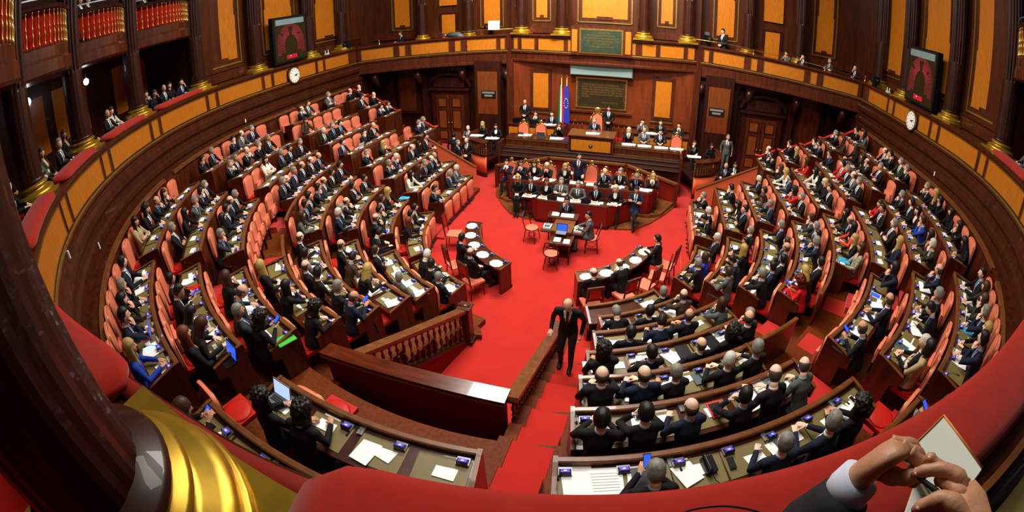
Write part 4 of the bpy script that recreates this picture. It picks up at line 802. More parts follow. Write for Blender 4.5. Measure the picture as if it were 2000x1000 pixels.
IT = [(2,-30.8,.23,'folder_red','red folder on the green pad before the bearded man'),(3,-15.7,.22,'folder_green','bright green folder under the curly-haired woman\'s hands'),(3,-23.2,.2,'tablet_white','white tablet lit blue beside the balding man in charcoal'),(3,-26.6,.26,'tablet_news','tablet showing a news page below the woman with raised hands'),(5,-19.8,.24,'folder_black','black folder held by the bald man in navy'),(7,-88.9,.27,'folder_cyan','bright cyan folder near the white crumpled papers'),(7,-62.9,.22,'tablet_white','white tablet before the balding man, second row off the well'),(6,-62.8,.25,'tablet_blue','dark tablet before the white-haired man in navy'),
 (5,28.6,.24,'folder_black','wide black folder in the middle of the stairside fourth row'),(5,33.5,.24,'folder_black','black folder near the open newspaper'),(3,24.2,.24,'tablet_rededge','large dark tablet in a red case beside a white sheet'),(3,28.5,.25,'folder_open','large open white sheets beside the yellow strip'),(5,38,.25,'folder_pink','pink folder lying next to the newspaper'),(5,35.9,.25,'newspaper','open newspaper beside the pink folder'),(7,43,.3,'folder_red','red folder with a phone on it, stairside block'),(5,56.4,.2,'folder_red','red folder before the woman with red curls'),(6,70.4,.22,'folder_slate','slate blue folder on the pad, cameraman-side upper block'),(5,76.6,.22,'tablet_white','white tablet lit blue before the grey-haired man in navy'),(4,69.6,.30,'folder_cyan','light blue folder at the desk end beside the patterned jacket'),(3,56.9,.22,'tablet_white','white tablet at the end of the desk before the black bob'),(2,44.2,.2,'tablet_teal','tablet in a teal case before the beige jacket'),
 (2,20.4,.24,'telephone','black desk telephone with coiled cord'),(2,21.9,.28,'phone_black','black mobile phone beside the desk telephone'),(2,16.2,.24,'binder_black','small black binder at the knees of the phone user'),(2,13.4,.26,'papers_big','large printed sheets at the desk end beside the stairs'),(1,-2.7,.24,'case_red','red spectacle case on white paper below the column'),(1,-7.6,.24,'phone_black','black phone on paper at the corner desk below the column'),(1,-5.1,.26,'case_black','black case on the desk below the gilded column'),(1,-20.6,.24,'case_red','small red case beside the blue laptop screen'),(1,-18.9,.26,'tablet_news','tablet with pictures held by the brown-haired woman'),(2,-20.4,.3,'booklet','grey booklet standing half open before the dark-haired woman'),(2,25.7,.24,'case_dark','dark charger box on white paper beside the grey-haired man'),(3,22,.26,'case_dark','dark case beside the red-edged tablet'),(2,33.5,.24,'phone_white','white mobile phone beside the curly-haired man'),(1,50,.28,'tablet_cyan','light blue folder standing beside the violet screen'),(8,100.8,.25,'folder_black','black folder on the first desk at the well'),(8,108.6,.3,'sheet','crumpled white sheet at the well desk'),(5,15.8,.25,'sheet','white sheets at the stair end of the fourth row')]
for k, u, d, kd, l in IT:
    p, rz = deskpt(k, u, d); n_ = {'folder': 'folder', 'tablet': 'tablet', 'case': 'case', 'phone': 'phone', 'sheet': 'paper_sheet', 'papers': 'printed_paper', 'binder': 'binder'}.get(kd.split('_')[0], kd)
    b = dev(kd).build(n_, None, p+Vector((0, 0, .024)), rz+(u*7 % 1-.5)*.3); tag(b, l, n_.replace('_', ' '))
for k, u, d, kd, l in ((4,-105.5,.3,'white','white laptop open before the man in navy, balcony side'),(1,-20.8,.26,'blue','open laptop with blue screen before the dark-haired man'),(2,-14.9,.28,'open','open laptop at the lowest desk end, balcony-side second row'),(4,18.7,.26,'closed','closed black laptop in the stairside fourth row'),(4,26.7,.26,'slate','closed grey laptop in the stairside fourth row'),(3,40.3+1.5,.24,'slate','closed grey laptop at the desk end by the red carpet patch'),(2,-7.6,.26,'screen','open laptop with bright white screen before the curly-haired person'),(1,51.9,.28,'violet','white laptop in the back row, cameraman side')): laptop(k, u, d, kd, l)
o = thing('handbag', 'shiny dark green handbag standing on the floor below the column', 'bag', (-.45, -9.95, fz(2, -2)), .5); mb = MB(); mb.ell((0, 0, .16), (.22, .12, .17), 'olive_bag'); mb.build('body', o); mb = MB(); mb.tube([(-.12, 0, .28), (-.08, 0, .42), (.08, 0, .42), (.12, 0, .28)], .012, 'olive_bag', 6); mb.build('handle', o)
# carpets of the aisles and patches of red carpet in the cross aisles
def aisle(u_top, u_bot, k0, k1):
    mb = MB()
    for k in range(k0, k1-1, -1):
        u = lerp(u_bot, u_top, (k0-k)/max(1, k0-k1)); r0, r1 = RK[k], RK[k-1]; z = fz(k, u); zp = fz(k+1, u) if k < 8 else 0
        w = .34
        for ra, rb, za, zb in ((r0-.30, r0+.02, zp-.02, (z+zp)/2), (r0-.01, r1-.28, z-.05, z+.012)):
            du = degrees(w/((ra+rb)/2))
            F = [(rp(1, u)[0]*0+Vector((0, 0, 0)), None)]
            pa = [rp(ra, u-du if abs(u) <= 90 else u-w*10)[0], rp(ra, u+du if abs(u) <= 90 else u+w*10)[0], rp(rb, u+du if abs(u) <= 90 else u+w*10)[0], rp(rb, u-du if abs(u) <= 90 else u-w*10)[0]]
            mb.prism([(q.x, q.y) for q in pa], za, zb, 'carpet')
    o = struct('floor', mb); return o
for s in (-1, 1):
    aisle(s*38.2, s*38.5, 3, 1); aisle(s*64.2, s*64.2, 3, 1); aisle(s*93.5, s*92, 3, 1); aisle(s*90.3 if s < 0 else 89.2, s*90, 8, 4); aisle(s*51.2, s*51, 8, 5); aisle(s*131.2, s*129.5, 5, 1)
for u, w_, r0, r1 in ((-49, .36, 7.80, 8.5), (-66.2, .36, 7.8, 8.5), (49.5, .36, 7.8, 8.5), (63, .32, 7.8, 8.5)):
    du = degrees(w_/8.1); q = [rp(r0, u-du)[0], rp(r0, u+du)[0], rp(r1, u+du)[0], rp(r1, u-du)[0]]; mb = MB(); mb.prism([(p.x, p.y) for p in q], fz(4, u)-.02, fz(4, u)+.015, 'carpet'); struct('floor', mb)
# ================================================================== presidency
def arcpts(cx, cy, r, a0, a1, n): return [(cx+r*cos(radians(lerp(a0, a1, i/n))), cy+r*sin(radians(lerp(a0, a1, i/n)))) for i in range(n+1)]
def Y(pts, z=0): return [(Vector((x, y, z)), Vector((0, 1, 0))) for x, y in pts]
pd = thing('presidency_bench', 'long stepped presidency bench of walnut with raised middle block', 'bench', (0, 0, 0))
mb = MB(); mb.prism([(-3.65, 5.9), (3.65, 5.9), (3.65, 8.9), (-3.65, 8.9)], 0, .85, 'walnut_dark'); mb.prism([(-4.2, 7.75), (4.2, 7.75), (4.2, 8.95), (-4.2, 8.95)], .85, .98, 'carpet_dark'); mb.prism([(-1.1, 6.7), (1.1, 6.7), (1.1, 8.9), (-1.1, 8.9)], .85, 1.12, 'carpet_dark'); mb.build('platform', pd)
FP = [(5.22, 0), (5.22, .98), (5.16, 1.0), (5.16, 1.06), (5.5, 1.08), (5.5, 1.14), (5.78, 1.16), (5.78, 1.22), (6.02, 1.24), (6.02, 1.55), (6.7, 1.55), (6.7, 0)]
mb = MB(); mb.add([(x, y, z) for x in (-3.66, 3.66) for y, z in FP], [tuple(range(12)), tuple(range(12, 24))[::-1]]+[(i, 12+i, 12+(i+1) % 12, (i+1) % 12) for i in range(12)], 'walnut_dark')
for s in (-1, 1): mb.box((s*3.68, 5.5, .8), (.1, .62, 1.6), 'walnut')
mb.build('front', pd)
for s in (-1, 1):
    mb = MB(); mb.box((s*2.28, 6.0, 1.40), (2.6, .03, .24), 'honey_inlay'); mb.box((s*2.28, 5.99, 1.40), (2.72, .02, .30), 'walnut')
    for z in (1.535, 1.26): mb.box((s*2.28, 5.975, z), (2.72, .03, .018), 'white' if 0 else 'gold')
    mb.build('inlay_panel', pd)
    mb = MB(); mb.box((s*2.28, 6.35, 1.575), (2.75, .74, .04), 'desk_wood'); mb.build('desktop', pd)
for y, z in ((5.155, 1.065), (5.49, 1.145), (5.77, 1.225)): mb = MB(); mb.box((0, y, z), (7.3, .015, .012), 'steel'); mb.build('molding', pd)
mb = MB(); mb.box((0, 6.3, 1.5), (1.84, .9, .86), 'walnut'); mb.box((0, 5.84, 1.55), (1.62, .03, .46), 'honey_inlay'); mb.box((0, 5.85, 1.55), (1.74, .03, .56), 'walnut_dark')
mb.box((0, 6.3, 1.95), (1.9, 1.0, .04), 'rail_wood'); mb.build('middle_block', pd)
mb = MB(); mb.v = []; mb.tube([(0, 5.83, 1.55), (0, 5.80, 1.55)], [.085, .07], 'bronze_dark', 14); mb.tube([(0, 5.81, 1.55), (0, 5.785, 1.55)], [.04, .03], 'brass', 10); mb.build('rosette', pd)
for s in (-1, 1):
    t = thing('clerks_desk', 'raised clerks desk behind the presidency bench, %s' % ('beneath the flags' if s < 0 else 'with the open grey laptop'), 'desk')
    x0, x1 = (-4.1, -1.5) if s < 0 else (1.45, 4.1)
    mb = MB(); mb.box(((x0+x1)/2, 7.75, 1.33), (x1-x0, .08, .75), 'walnut'); mb.box(((x0+x1)/2, 7.70, 1.40), (x1-x0-.1, .03, .36), 'honey_inlay'); mb.build('front_panel', t)
    mb = MB(); mb.box(((x0+x1)/2, 7.98, 1.72), (x1-x0+.06, .62, .04), 'desk_wood'); mb.build('desktop', t)
    for e in (x0, x1): mb = MB(); mb.box((e, 7.98, 1.33), (.05, .55, .75), 'walnut'); mb.build('end_panel', t)
# turned balusters of the two curved pods
BAL2 = None
mb = MB(); mb.lathe([(.035, 0), (.035, .05), (.018, .08), (.040, .16), (.044, .20), (.016, .28), (.026, .30), (.016, .33), (.030, .40), (.018, .44), (.034, .47), (.034, .50)], 'rail_wood', n=10); mb.lathe([(.022, .285), (.028, .30), (.022, .315)], 'brass', n=10); BAL2 = mb.mesh('baluster')
for s in (-1, 1):
    t = thing('balustraded_pod', 'curved wooden pod with turned balusters, %s' % ('beside the blonde clerk' if s < 0 else 'beside the man standing in grey suit'), 'pod')
    c = (s*3.95, 6.65); A = (258, 152) if s < 0 else (282, 388)
    def F(r, n=24): return [(Vector((c[0]+r*cos(radians(lerp(A[0], A[1], i/n))), c[1]+r*sin(radians(lerp(A[0], A[1], i/n))), 0)), Vector((cos(radians(lerp(A[0], A[1], i/n))), sin(radians(lerp(A[0], A[1], i/n))), 0))) for i in range(n+1)]
    mb = MB(); mb.sweep(F(1.52), [(0, .18), (0, .93), (-.06, .93), (-.06, .18)], 'salmon_panel', smooth=True); mb.build('drum', t)
    mb = MB(); mb.sweep(F(1.52), [(.03, 0), (.03, .16), (.0, .2), (-.08, .2), (-.08, 0)], 'walnut_dark'); mb.sweep(F(1.52), [(.03, .92), (.04, .98), (-.1, .98), (-.1, .92)], 'walnut_dark'); mb.build('base', t)
    mb = MB(); pts = [(v.x, v.y) for v, a in F(1.42)]+[(s*3.3, 7.9)]; mb.prism(pts if s > 0 else pts, .6, .72, 'walnut_dark'); mb.build('floor_board', t)
    mb = MB(); mb.sweep(F(1.52), [(.05, 1.47), (.06, 1.53), (-.30, 1.55), (-.30, 1.50)], 'walnut'); mb.build('rail', t)
    for i in range(22):
        v, a = F(1.48, 22)[i]; link('baluster', BAL2, t, (v.x, v.y, .975))
def officechair(x, y, z, rz, lab, gilt=True, h=.62):
    t = thing('armchair', lab, 'chair', (x, y, z), rz, None)
    mb = MB(); mb.box((0, 0, .42), (.5, .48, .10), 'leather_orange'); mb.build('seat', t)
    w = .25; pts = [(-w, .46), (-w, h+.18), (-w*.8, h+.32), (-w*.35, h+.38), (0, h+.46), (w*.35, h+.38), (w*.8, h+.32), (w, h+.18), (w, .46)]
    mb = MB(); mb.add([(px*.88, -.235, .5+(pz-.5)*.93) for px, pz in pts]+[(px*.88, -.19, .5+(pz-.5)*.93) for px, pz in pts], [tuple(range(9))[::-1], tuple(range(9, 18))]+[(i, (i+1) % 9, 9+(i+1) % 9, 9+i) for i in range(9)], 'leather_orange'); mb.build('backrest', t)
    mb = MB(); mb.tube([(px, -.22, pz) for px, pz in pts], .026, 'gold' if gilt else 'walnut', 6)
    if gilt: mb.ell((0, -.22, h+.50), (.09, .03, .08), 'gold', 10, 6); [mb.ell((e*.17, -.22, h+.36), (.04, .03, .04), 'gold', 8, 5) for e in (-1, 1)]
    mb.build('frame', t)
    for ex in (-1, 1):
        for ey in (-1, 1): mb = MB(); mb.tube([(ex*.22, ey*.2, .38), (ex*.23, ey*.21, .2), (ex*.22, ey*.2, 0)], [.026, .02, .016], 'gold' if gilt else 'walnut', 6); mb.build('leg', t)
    return t
for x, l in ((-3.28, 'empty gilt armchair behind the presidency bench, beside the small black screen'), (-2.48, 'empty gilt armchair behind the presidency bench, behind the grey laptop')): officechair(x, 7.25, .86, pi, l)
officechair(3.55, 7.22, .86, pi, 'empty gilt armchair behind the presidency bench with papers before it')
t = officechair(0, 7.55, 1.12, pi, 'tall gilt throne with orange back behind the president', True, .98)
mb = MB(); mb.ell((0, -.22, 1.50), (.16, .04, .13), 'gold', 12, 8); [mb.tube([(e*.26, -.22, 1.2), (e*.34, -.22, 1.0), (e*.28, -.22, .8)], .03, 'gold', 6) for e in (-1, 1)]; mb.build('crest', t)
# low balustrade behind the president
t = thing('low_balustrade', 'low wooden balustrade behind the gilt throne', 'balustrade'); 
mb = MB(); mb.bar((-1.15, 7.95, 2.02), (1.25, 7.95, 2.02), .1, .06, 'walnut'); mb.build('rail', t)
for x in (-1.1, -.9, -.7, .75, .95, 1.2): mb = MB(); mb.lathe([(.02, 0), (.03, .1), (.015, .2), (.03, .5), (.02, .9)], 'walnut', (x, 7.95, 1.12), 8); mb.build('baluster', t)
G = 'people at the presidency and clerks desks'
def pp(x, y, z, h, c, p, lab, rz=pi, look=0, group=G, **k): return person((x, y, z), rz, h, c, p, lab, group, look, **k)
pp(-.04, 7.2, 1.10, 'g', 'v', '0', 'grey-haired president in navy suit seated in the tall gilt throne')
pp(.5, 7.75, 1.12, 'd', 'k', 'F', 'usher in black tailcoat standing behind the throne')
pp(-1.53, 7.1, .86, 'N', 'k', 'm', 'brown-haired clerk in black resting her mouth on joined hands beside the president')
pp(1.46, 7.15, .86, 'W', 'k', 'm', 'pale-haired woman in black beside the middle block, hand at her face')
pp(2.12, 7.2, .86, 'b', 'g', '0', 'bald man in grey suit reading at the presidency bench')
pp(2.82, 7.2, .86, 'd', 'v', '0', 'dark-haired man in navy suit reading at the presidency bench')
pp(2.0, 8.3, 1.0, 'd', 'g', 'c', 'man in grey suit at the clerks desk behind the bald man'); pp(2.82, 8.3, 1.0, 'd', 'k', '0', 'man in black at the clerks desk beside the grey laptop'); pp(3.64, 8.3, 1.0, 'd', 'k', 'm', 'man in black behind the open grey laptop at the clerks desk')
pp(-3.5, 8.5, .98, 'b', 'k', 'F', 'usher standing at the clerks desk end near the wood panel'); pp(-2.9, 8.3, .98, 'd', 'k', 'm', 'man in black behind the dark laptop at the clerks desk'); pp(-2.15, 8.3, .98, 'd', 'v', '0', 'dark-haired man in navy suit below the flags')
pp(-5.0, 6.95, .66, 'Y', 'k', '0', 'long-haired blonde clerk in the curved pod', rz=pi-.25); pp(-4.35, 6.85, .62, 'D', 'k', '0', 'dark-haired clerk in light scarf in the curved pod', shirt='shirt_white')
pp(4.25, 6.9, .66, 'd', 'k', 'c', 'dark-haired man resting chin on hand in the curved pod', rz=pi+.2); pp(5.0, 6.85, .60, 'D', 'k', '0', 'stenographer in dark jacket behind a black machine in the pod', rz=pi+.35)
mb = MB(); mb.box((5.9, 7.9, .17), (.9, .9, .34), 'walnut_dark'); o = mb.build('wooden_step'); tag(o, 'low wooden step under the man in grey suit beside the pod', 'step')
pp(5.9, 7.9, .34, 'g', 'g', 'S', 'man in grey suit and light tie standing beyond the pod', rz=pi)
for x, y, z, l in ((-1.53, 6.3, 1.6, 'before the brown-haired clerk'), (0, 6.2, 1.975, 'before the president'), (1.5, 6.35, 1.6, 'before the pale-haired woman'), (2.15, 6.35, 1.6, 'before the bald reader'), (2.85, 6.35, 1.6, 'before the navy suited reader'), (3.5, 6.4, 1.6, 'before the empty armchair'), (-2.95, 6.45, 1.6, 'before the small desk screen'), (-5.0, 6.0, 1.56, 'before the blonde clerk'), (-4.2, 5.75, 1.56, 'before the clerk in a scarf'), (4.2, 5.75, 1.56, 'before the man with chin on hand'), (-2.2, 7.9, 1.745, 'below the flags'), (2.4, 7.9, 1.745, 'on the clerks desk')):
    mb = MB(); mb.box((-.05, 0, .01), (.42, .28, .02), 'paper', rz=.1); mb.box((.16, .03, .014), (.3, .22, .02), 'paper', rz=-.15); o = mb.build('paper_bundle', None, (x, y, z)); tag(o, 'white papers %s at the %s' % (l, 'clerks desk' if y > 7.5 else 'presidency'), 'paper', 'papers at the presidency')
for x, y, z, kd, l in ((-2.2, 6.45, 1.6, 'grey', 'open grey laptop turned away on the presidency bench'), (-1.85+.15, 6.6, 1.6, 'small', 'small black screen on the presidency bench'), (-3.1, 6.5, 1.6, 'small', 'small black desk screen before the empty armchair'), (-3.7, 7.85, 1.745, 'black', 'open black laptop before the standing usher'), (-2.9, 7.85, 1.745, 'black', 'open dark laptop before the man with joined hands'), (3.55, 7.85, 1.745, 'grey', 'open grey laptop on the clerks desk'), (5.0, 5.95, 1.56, 'small', 'black stenotype machine in the curved pod')):
    t = thing('laptop', l, 'laptop', (x, y, z), pi); m_ = 'black_plastic' if kd != 'grey' else 'slate'; k_ = .6 if kd == 'small' else 1
    mb = MB(); mb.box((0, 0, .01), (.36*k_, .24*k_, .02), m_); mb.build('base', t); mb = MB(); mb.box((0, .13*k_, .12*k_), (.36*k_, .012, .23*k_), m_, rx=-.3); mb.build('lid', t)
# ================================================================== government benches
t = thing('government_bench', 'curved government bench wall with red panels and wooden rail', 'bench')
W = [(-3.45, 4.25, .98), (-1.55, 5.05, 1.20), (1.55, 5.05, 1.20), (3.55, 4.2, .95)]
for (x0, y0, z0), (x1, y1, z1) in zip(W[:-1], W[1:]):
    mb = MB(); n = Vector((y1-y0, -(x1-x0), 0)).normalized()
    mb.add([(x0, y0, 0), (x1, y1, 0), (x1, y1, z1-.08), (x0, y0, z0-.08), (x0-n.x*.1, y0-n.y*.1, 0), (x1-n.x*.1, y1-n.y*.1, 0), (x1-n.x*.1, y1-n.y*.1, z1-.08), (x0-n.x*.1, y0-n.y*.1, z0-.08)], [(0, 1, 2, 3), (7, 6, 5, 4), (0, 4, 5, 1), (3, 2, 6, 7), (0, 3, 7, 4), (1, 5, 6, 2)], 'red_panel'); mb.build('red_panel', t)
    mb = MB(); mb.bar((x0, y0, z0-.04), (x1, y1, z1-.04), .16, .08, 'rail_wood'); mb.bar((x0+n.x*.02, y0+n.y*.02, .06), (x1+n.x*.02, y1+n.y*.02, .06), .1, .14, 'walnut'); mb.build('rail', t)
for x, y, z in W: mb = MB(); mb.box((x, y-.03, z/2), (.14, .14, z), 'walnut'); mb.build('post', t)
mb = MB(); mb.prism([(-3.5, 4.25), (-3.25, 3.45), (-2.7, 2.6), (-2.25, 2.05), (-1.6, 1.8), (1.6, 1.8), (2.15, 1.9), (2.65, 2.5), (3.2, 3.4), (3.58, 4.2), (1.6, 5.05), (-1.6, 5.05)], 0, .06, 'rail_wood'); mb.prism([(-3.4, 4.25), (-3.0, 3.1), (-2.6, 2.85), (2.6, 2.85), (3.0, 3.1), (3.5, 4.2), (1.6, 5.0), (-1.6, 5.0)], .06, .17, 'rail_wood'); mb.build('platform', t)
def govdesk(pts, z0, z1, lab, dep=.42):
    t = thing('curved_desk', lab, 'desk'); n = len(pts)
    for (x0, y0), (x1, y1) in zip(pts[:-1], pts[1:]):
        mb = MB(); mb.bar((x0, y0, (z0+z1)/2), (x1, y1, (z0+z1)/2), .06, z1-z0-.04, 'red_panel'); mb.build('red_panel', t)
    mb = MB(); pin = [(x*(.93 if abs(x) > 1.3 else 1), y+dep) if i not in (0, n-1) else (x-.38*(1 if x > 0 else -1), y+.1) for i, (x, y) in enumerate(pts)]
    mb.prism(pts+pin[::-1], z1-.05, z1, 'desk_wood'); mb.prism([(x*1.015, y-.02) for x, y in pts]+[(x, y) for x, y in pts][::-1], z1-.09, z1-.02, 'walnut'); mb.build('desktop', t)
    mb = MB(); mb.prism([(x*1.02, y-.04) for x, y in pts]+[(x, y) for x, y in pts][::-1], z0, z0+.1, 'walnut_dark'); mb.build('base', t); return t
govdesk([(-1.95, 2.55), (-1.18, 1.75), (1.18, 1.75), (1.95, 2.55)], .0, .80, 'front government desk with dark red panels nearest the well table')
govdesk([(-2.75, 3.5), (-2.5, 2.95), (2.5, 2.95), (2.8, 3.5)], .10, .95, 'second government desk with dark red panels below the standing speaker')
G2 = 'people on the government benches'
for x, h, c, p, l, lk in ((-1.55, 'd', 'k', '0', 'dark-haired man in black at the government front desk beside the woman with crossed ankles', 0), (-1.0, 'R', 'k', '0', 'auburn-haired woman in black with white blouse at the front desk', 1), (-.5, 'g', 'u', 'x', 'grey-haired man in grey-blue suit with folded arms at the front desk', 0), (.1, 'g', 'g', '0', 'grey-haired man in grey suit at the middle of the front desk', 0), (.72, 'd', 'k', '0', 'dark-haired man in black reading at the front government desk', -1), (1.38, 'W', 'k', '0', 'pale-haired woman in black jacket and white top at the front desk', 0)):
    person((x, 2.42, .06), pi, h, c if c != 'u' else 'g', p, l, G2, lk, shirt='shirt_white')
person((-2.05, 2.45, .06), pi+.15, 'Y', 'k', 'K', 'blonde woman in black dress seated at the end with pale shoes', G2, 0, trousers='cloth_k')
person((2.08, 2.35, .06), pi-.1, 'd', 'v', 'L', 'bearded dark-haired man in navy seated at the end, arms and legs crossed', G2, 0)
for x, h, c, p, l, lk in ((-2.83, 'd', 'v', 'm', 'dark-haired man in navy at the outer end of the rear government desk', 0), (-2.27, 'n', 'k', 'm', 'brown-haired minister in black, hand at forehead, rear government desk', 0), (-1.77, 'N', 'k', '0', 'long-haired brunette in black with necklace, rear government desk', 0), (-1.28, 'W', 'k', 'm', 'pale-haired woman with joined hands, rear government desk', 0), (-.62, 'Y', 'k', '0', 'blonde woman in black beside the standing speaker', 1), (.84, 'b', 'v', 'c', 'bald man in navy suit touching his chin, rear government desk', 1), (1.41, 'g', 'k', '0', 'greying man in black with pale tie, rear government desk', 0), (2.02, 'g', 'k', 'r', 'grey-haired man bending his head, rear government desk', 0), (2.6, 'Y', 'k', 'm', 'blonde woman in black with joined hands at the bench end', 1)):
    person((x, 3.75, .17), pi, h, c, p, l, G2, lk)
    officechair(x, 3.98, .17, pi, 'gilt armchair behind the '+' '.join(l.split(',')[0].split()[:8]), True, .60)
person((-.12, 3.72, .17), pi, 'd', 'v', 'H', 'standing speaker in navy suit holding white sheets at the government bench', G2, 1)
officechair(.28, 4.1, .17, pi, 'gilt orange armchair directly behind the standing speaker', True, .72)
rr = random.Random(9)
for i, (x, y, z) in enumerate([(-1.5, 1.98, .80), (-.95, 1.98, .80), (-.4, 1.98, .80), (.15, 1.98, .80), (.8, 1.98, .80), (1.4, 2.05, .80), (-2.2, 3.2, .95), (-1.7, 3.2, .95), (-1.1, 3.2, .95), (-.1, 3.2, .95), (.5, 3.2, .95), (1.4, 3.2, .95), (2.4, 3.2, .95)]):
    mb = MB(); mb.box((-.06, 0, .008), (.36, .24, .016), 'paper', rz=rr.uniform(-.2, .2)); mb.box((.1, .02, .02), (.24, .18, .016), 'paper', rz=rr.uniform(-.4, .4)); o = mb.build('paper_bundle', None, (x, y, z)); tag(o, 'white papers, %s bundle along the %s government desk' % (ORD[(i if i < 6 else i-6)+1], 'front' if i < 6 else 'rear'), 'paper', 'papers on the government desks')
for i, x in enumerate((-.7, .45, -1.95, -.5, .9, 1.95)):
    f = i < 2; mb = MB(); mb.box((0, 0, .07), (.34, .03, .14), 'black_plastic', rx=-.2); mb.box((0, .05, .01), (.30, .1, .02), 'walnut_dark'); o = mb.build('document_stand', None, (x, 1.90 if f else 3.06, .80 if f else .95)); tag(o, 'dark document stand, %s on the %s government desk' % (ORD[i+1 if f else i-1], 'front' if f else 'rear'), 'stand', 'document stands')
# ================================================================== the well: stenographers' table, curved commission desks
t = thing('stenographers_table', 'wooden table of the parliamentary stenographers in the middle of the red carpet', 'table')
mb = MB(); mb.box((-.08, .78, .80), (.95, .46, .04), 'desk_wood'); mb.box((.05, .18, .76), (.62, .80, .05), 'rail_wood'); mb.box((.12, -.50, .66), (.66, .56, .04), 'desk_wood'); mb.box((-.42, .10, .68), (.34, .5, .04), 'desk_wood'); mb.box((.52, .10, .68), (.34, .46, .04), 'desk_wood'); mb.build('tabletop', t)
mb = MB(); mb.box((.05, .2, .44), (.6, .9, .58), 'walnut_dark'); [mb.box((.05, -.262, .30+.17*i), (.5, .02, .14), 'walnut') for i in range(3)]; mb.build('cabinet', t)
for x, y, z in ((-.5, .95, .78), (.34, .95, .78), (-.5, .6, .78), (.34, .6, .78), (-.16, -.74, .64), (.40, -.74, .64)): mb = MB(); mb.tube([(x, y, z), (x, y, 0)], [.03, .02], 'walnut_dark', 6); mb.build('leg', t)
for c, l, n_ in (((-.42, .10, .70), 'white stenotype machine at the end of the stenographers table', 'stenotype'), ((.52, .10, .70), 'white stenotype machine under the hands of the stenographer in grey', 'stenotype')):
    mb = MB(); mb.box((0, 0, .04), (.24, .30, .06), 'white'); [mb.box((-.06+.04*(i % 4), -.1+.05*(i//4), .075), (.03, .035, .02), 'black_plastic') for i in range(12)]; mb.tube([(-.1, .1, .06), (.1, .1, .06)], .04, 'grey_plastic', 8); o = mb.build(n_, None, c); tag(o, l, 'stenotype')
mb = MB(); mb.box((0, 0, .01), (.30, .22, .02), 'grey_plastic'); mb.build; t = thing('laptop', 'open laptop with deep blue screen on the stenographers table', 'laptop', (.08, -.30, .79), pi); mb.build('base', t); mb = MB(); mb.box((0, .12, .12), (.32, .012, .22), 'black_plastic', rx=-.3); mb.build('lid', t); mb = MB(); mb.box((0, .113, .12), (.29, .004, .19), 'screen_blue', rx=-.3); mb.build('screen', t); t.rotation_euler = (0, 0, 0)
for x, y, z, l, w_ in ((-.33, .8, .825, 'white sheets at the corner of the stenographers table', .22), (.05, .78, .825, 'white sheets under the hands of the woman at the stenographers table', .4), (.02, -.55, .685, 'white notepad below the blue laptop', .2), (.3, -.6, .685, 'second white pad and keypad below the blue laptop', .18)):
    mb = MB(); mb.box((0, 0, .006), (w_, .25, .012), 'paper', rz=.06); o = mb.build('paper_sheet', None, (x, y, z)); tag(o, l, 'paper')
def bentwood(x, y, rz, lab):
    t = thing('bentwood_chair', lab, 'chair', (x, y, 0), rz, 'round-seated wooden chairs')
    mb = MB(); mb.lathe([(0, .44), (.20, .44), (.215, .455), (.20, .475), (.15, .48), (0, .482)], 'leather_orange', n=20); mb.lathe([(.20, .425), (.225, .44), (.225, .46), (.21, .465)], 'walnut', n=20); mb.build('seat', t)
    mb = MB(); mb.tube([(-.19, -.12, .45), (-.20, -.20, .7), (-.15, -.25, .90), (0, -.27, .95), (.15, -.25, .90), (.20, -.20, .7), (.19, -.12, .45)], .017, 'walnut', 6); mb.tube([(-.18, -.21, .76), (0, -.25, .78), (.18, -.21, .76)], .014, 'walnut', 6); mb.build('backrest', t)
    for ex, ey in ((-1, -1), (1, -1), (-1, 1), (1, 1)): mb = MB(); mb.tube([(ex*.14, ey*.14, .44), (ex*.17, ey*.17, .22), (ex*.20, ey*.20, 0)], [.018, .016, .013], 'walnut', 6); mb.build('leg', t)
    mb = MB(); mb.tube([(.13*cos(a), .13*sin(a), .22) for a in [2*pi*i/12 for i in range(13)]], .009, 'walnut', 5); mb.build('stretcher', t)
bentwood(-1.0, .42, -pi/2-.2, 'empty round-seated chair beside the stenographers table, nearest the blonde minister'); bentwood(-.06, -.95, .1, 'empty round-seated chair below the blue laptop screen'); bentwood(.92, .25, pi/2+.15, 'round-seated chair under the stenographer in grey')
person((.88, .22, .0), pi/2+.15, 'd', 'g', '0', 'stenographer in grey suit typing at the table on the carpet', 'people in the well', 1); person((-.05, 1.28, .0), pi, 'd', 'k', 'c', 'dark-haired stenographer in black, chin on hand, behind the well table', 'people in the well', 0)
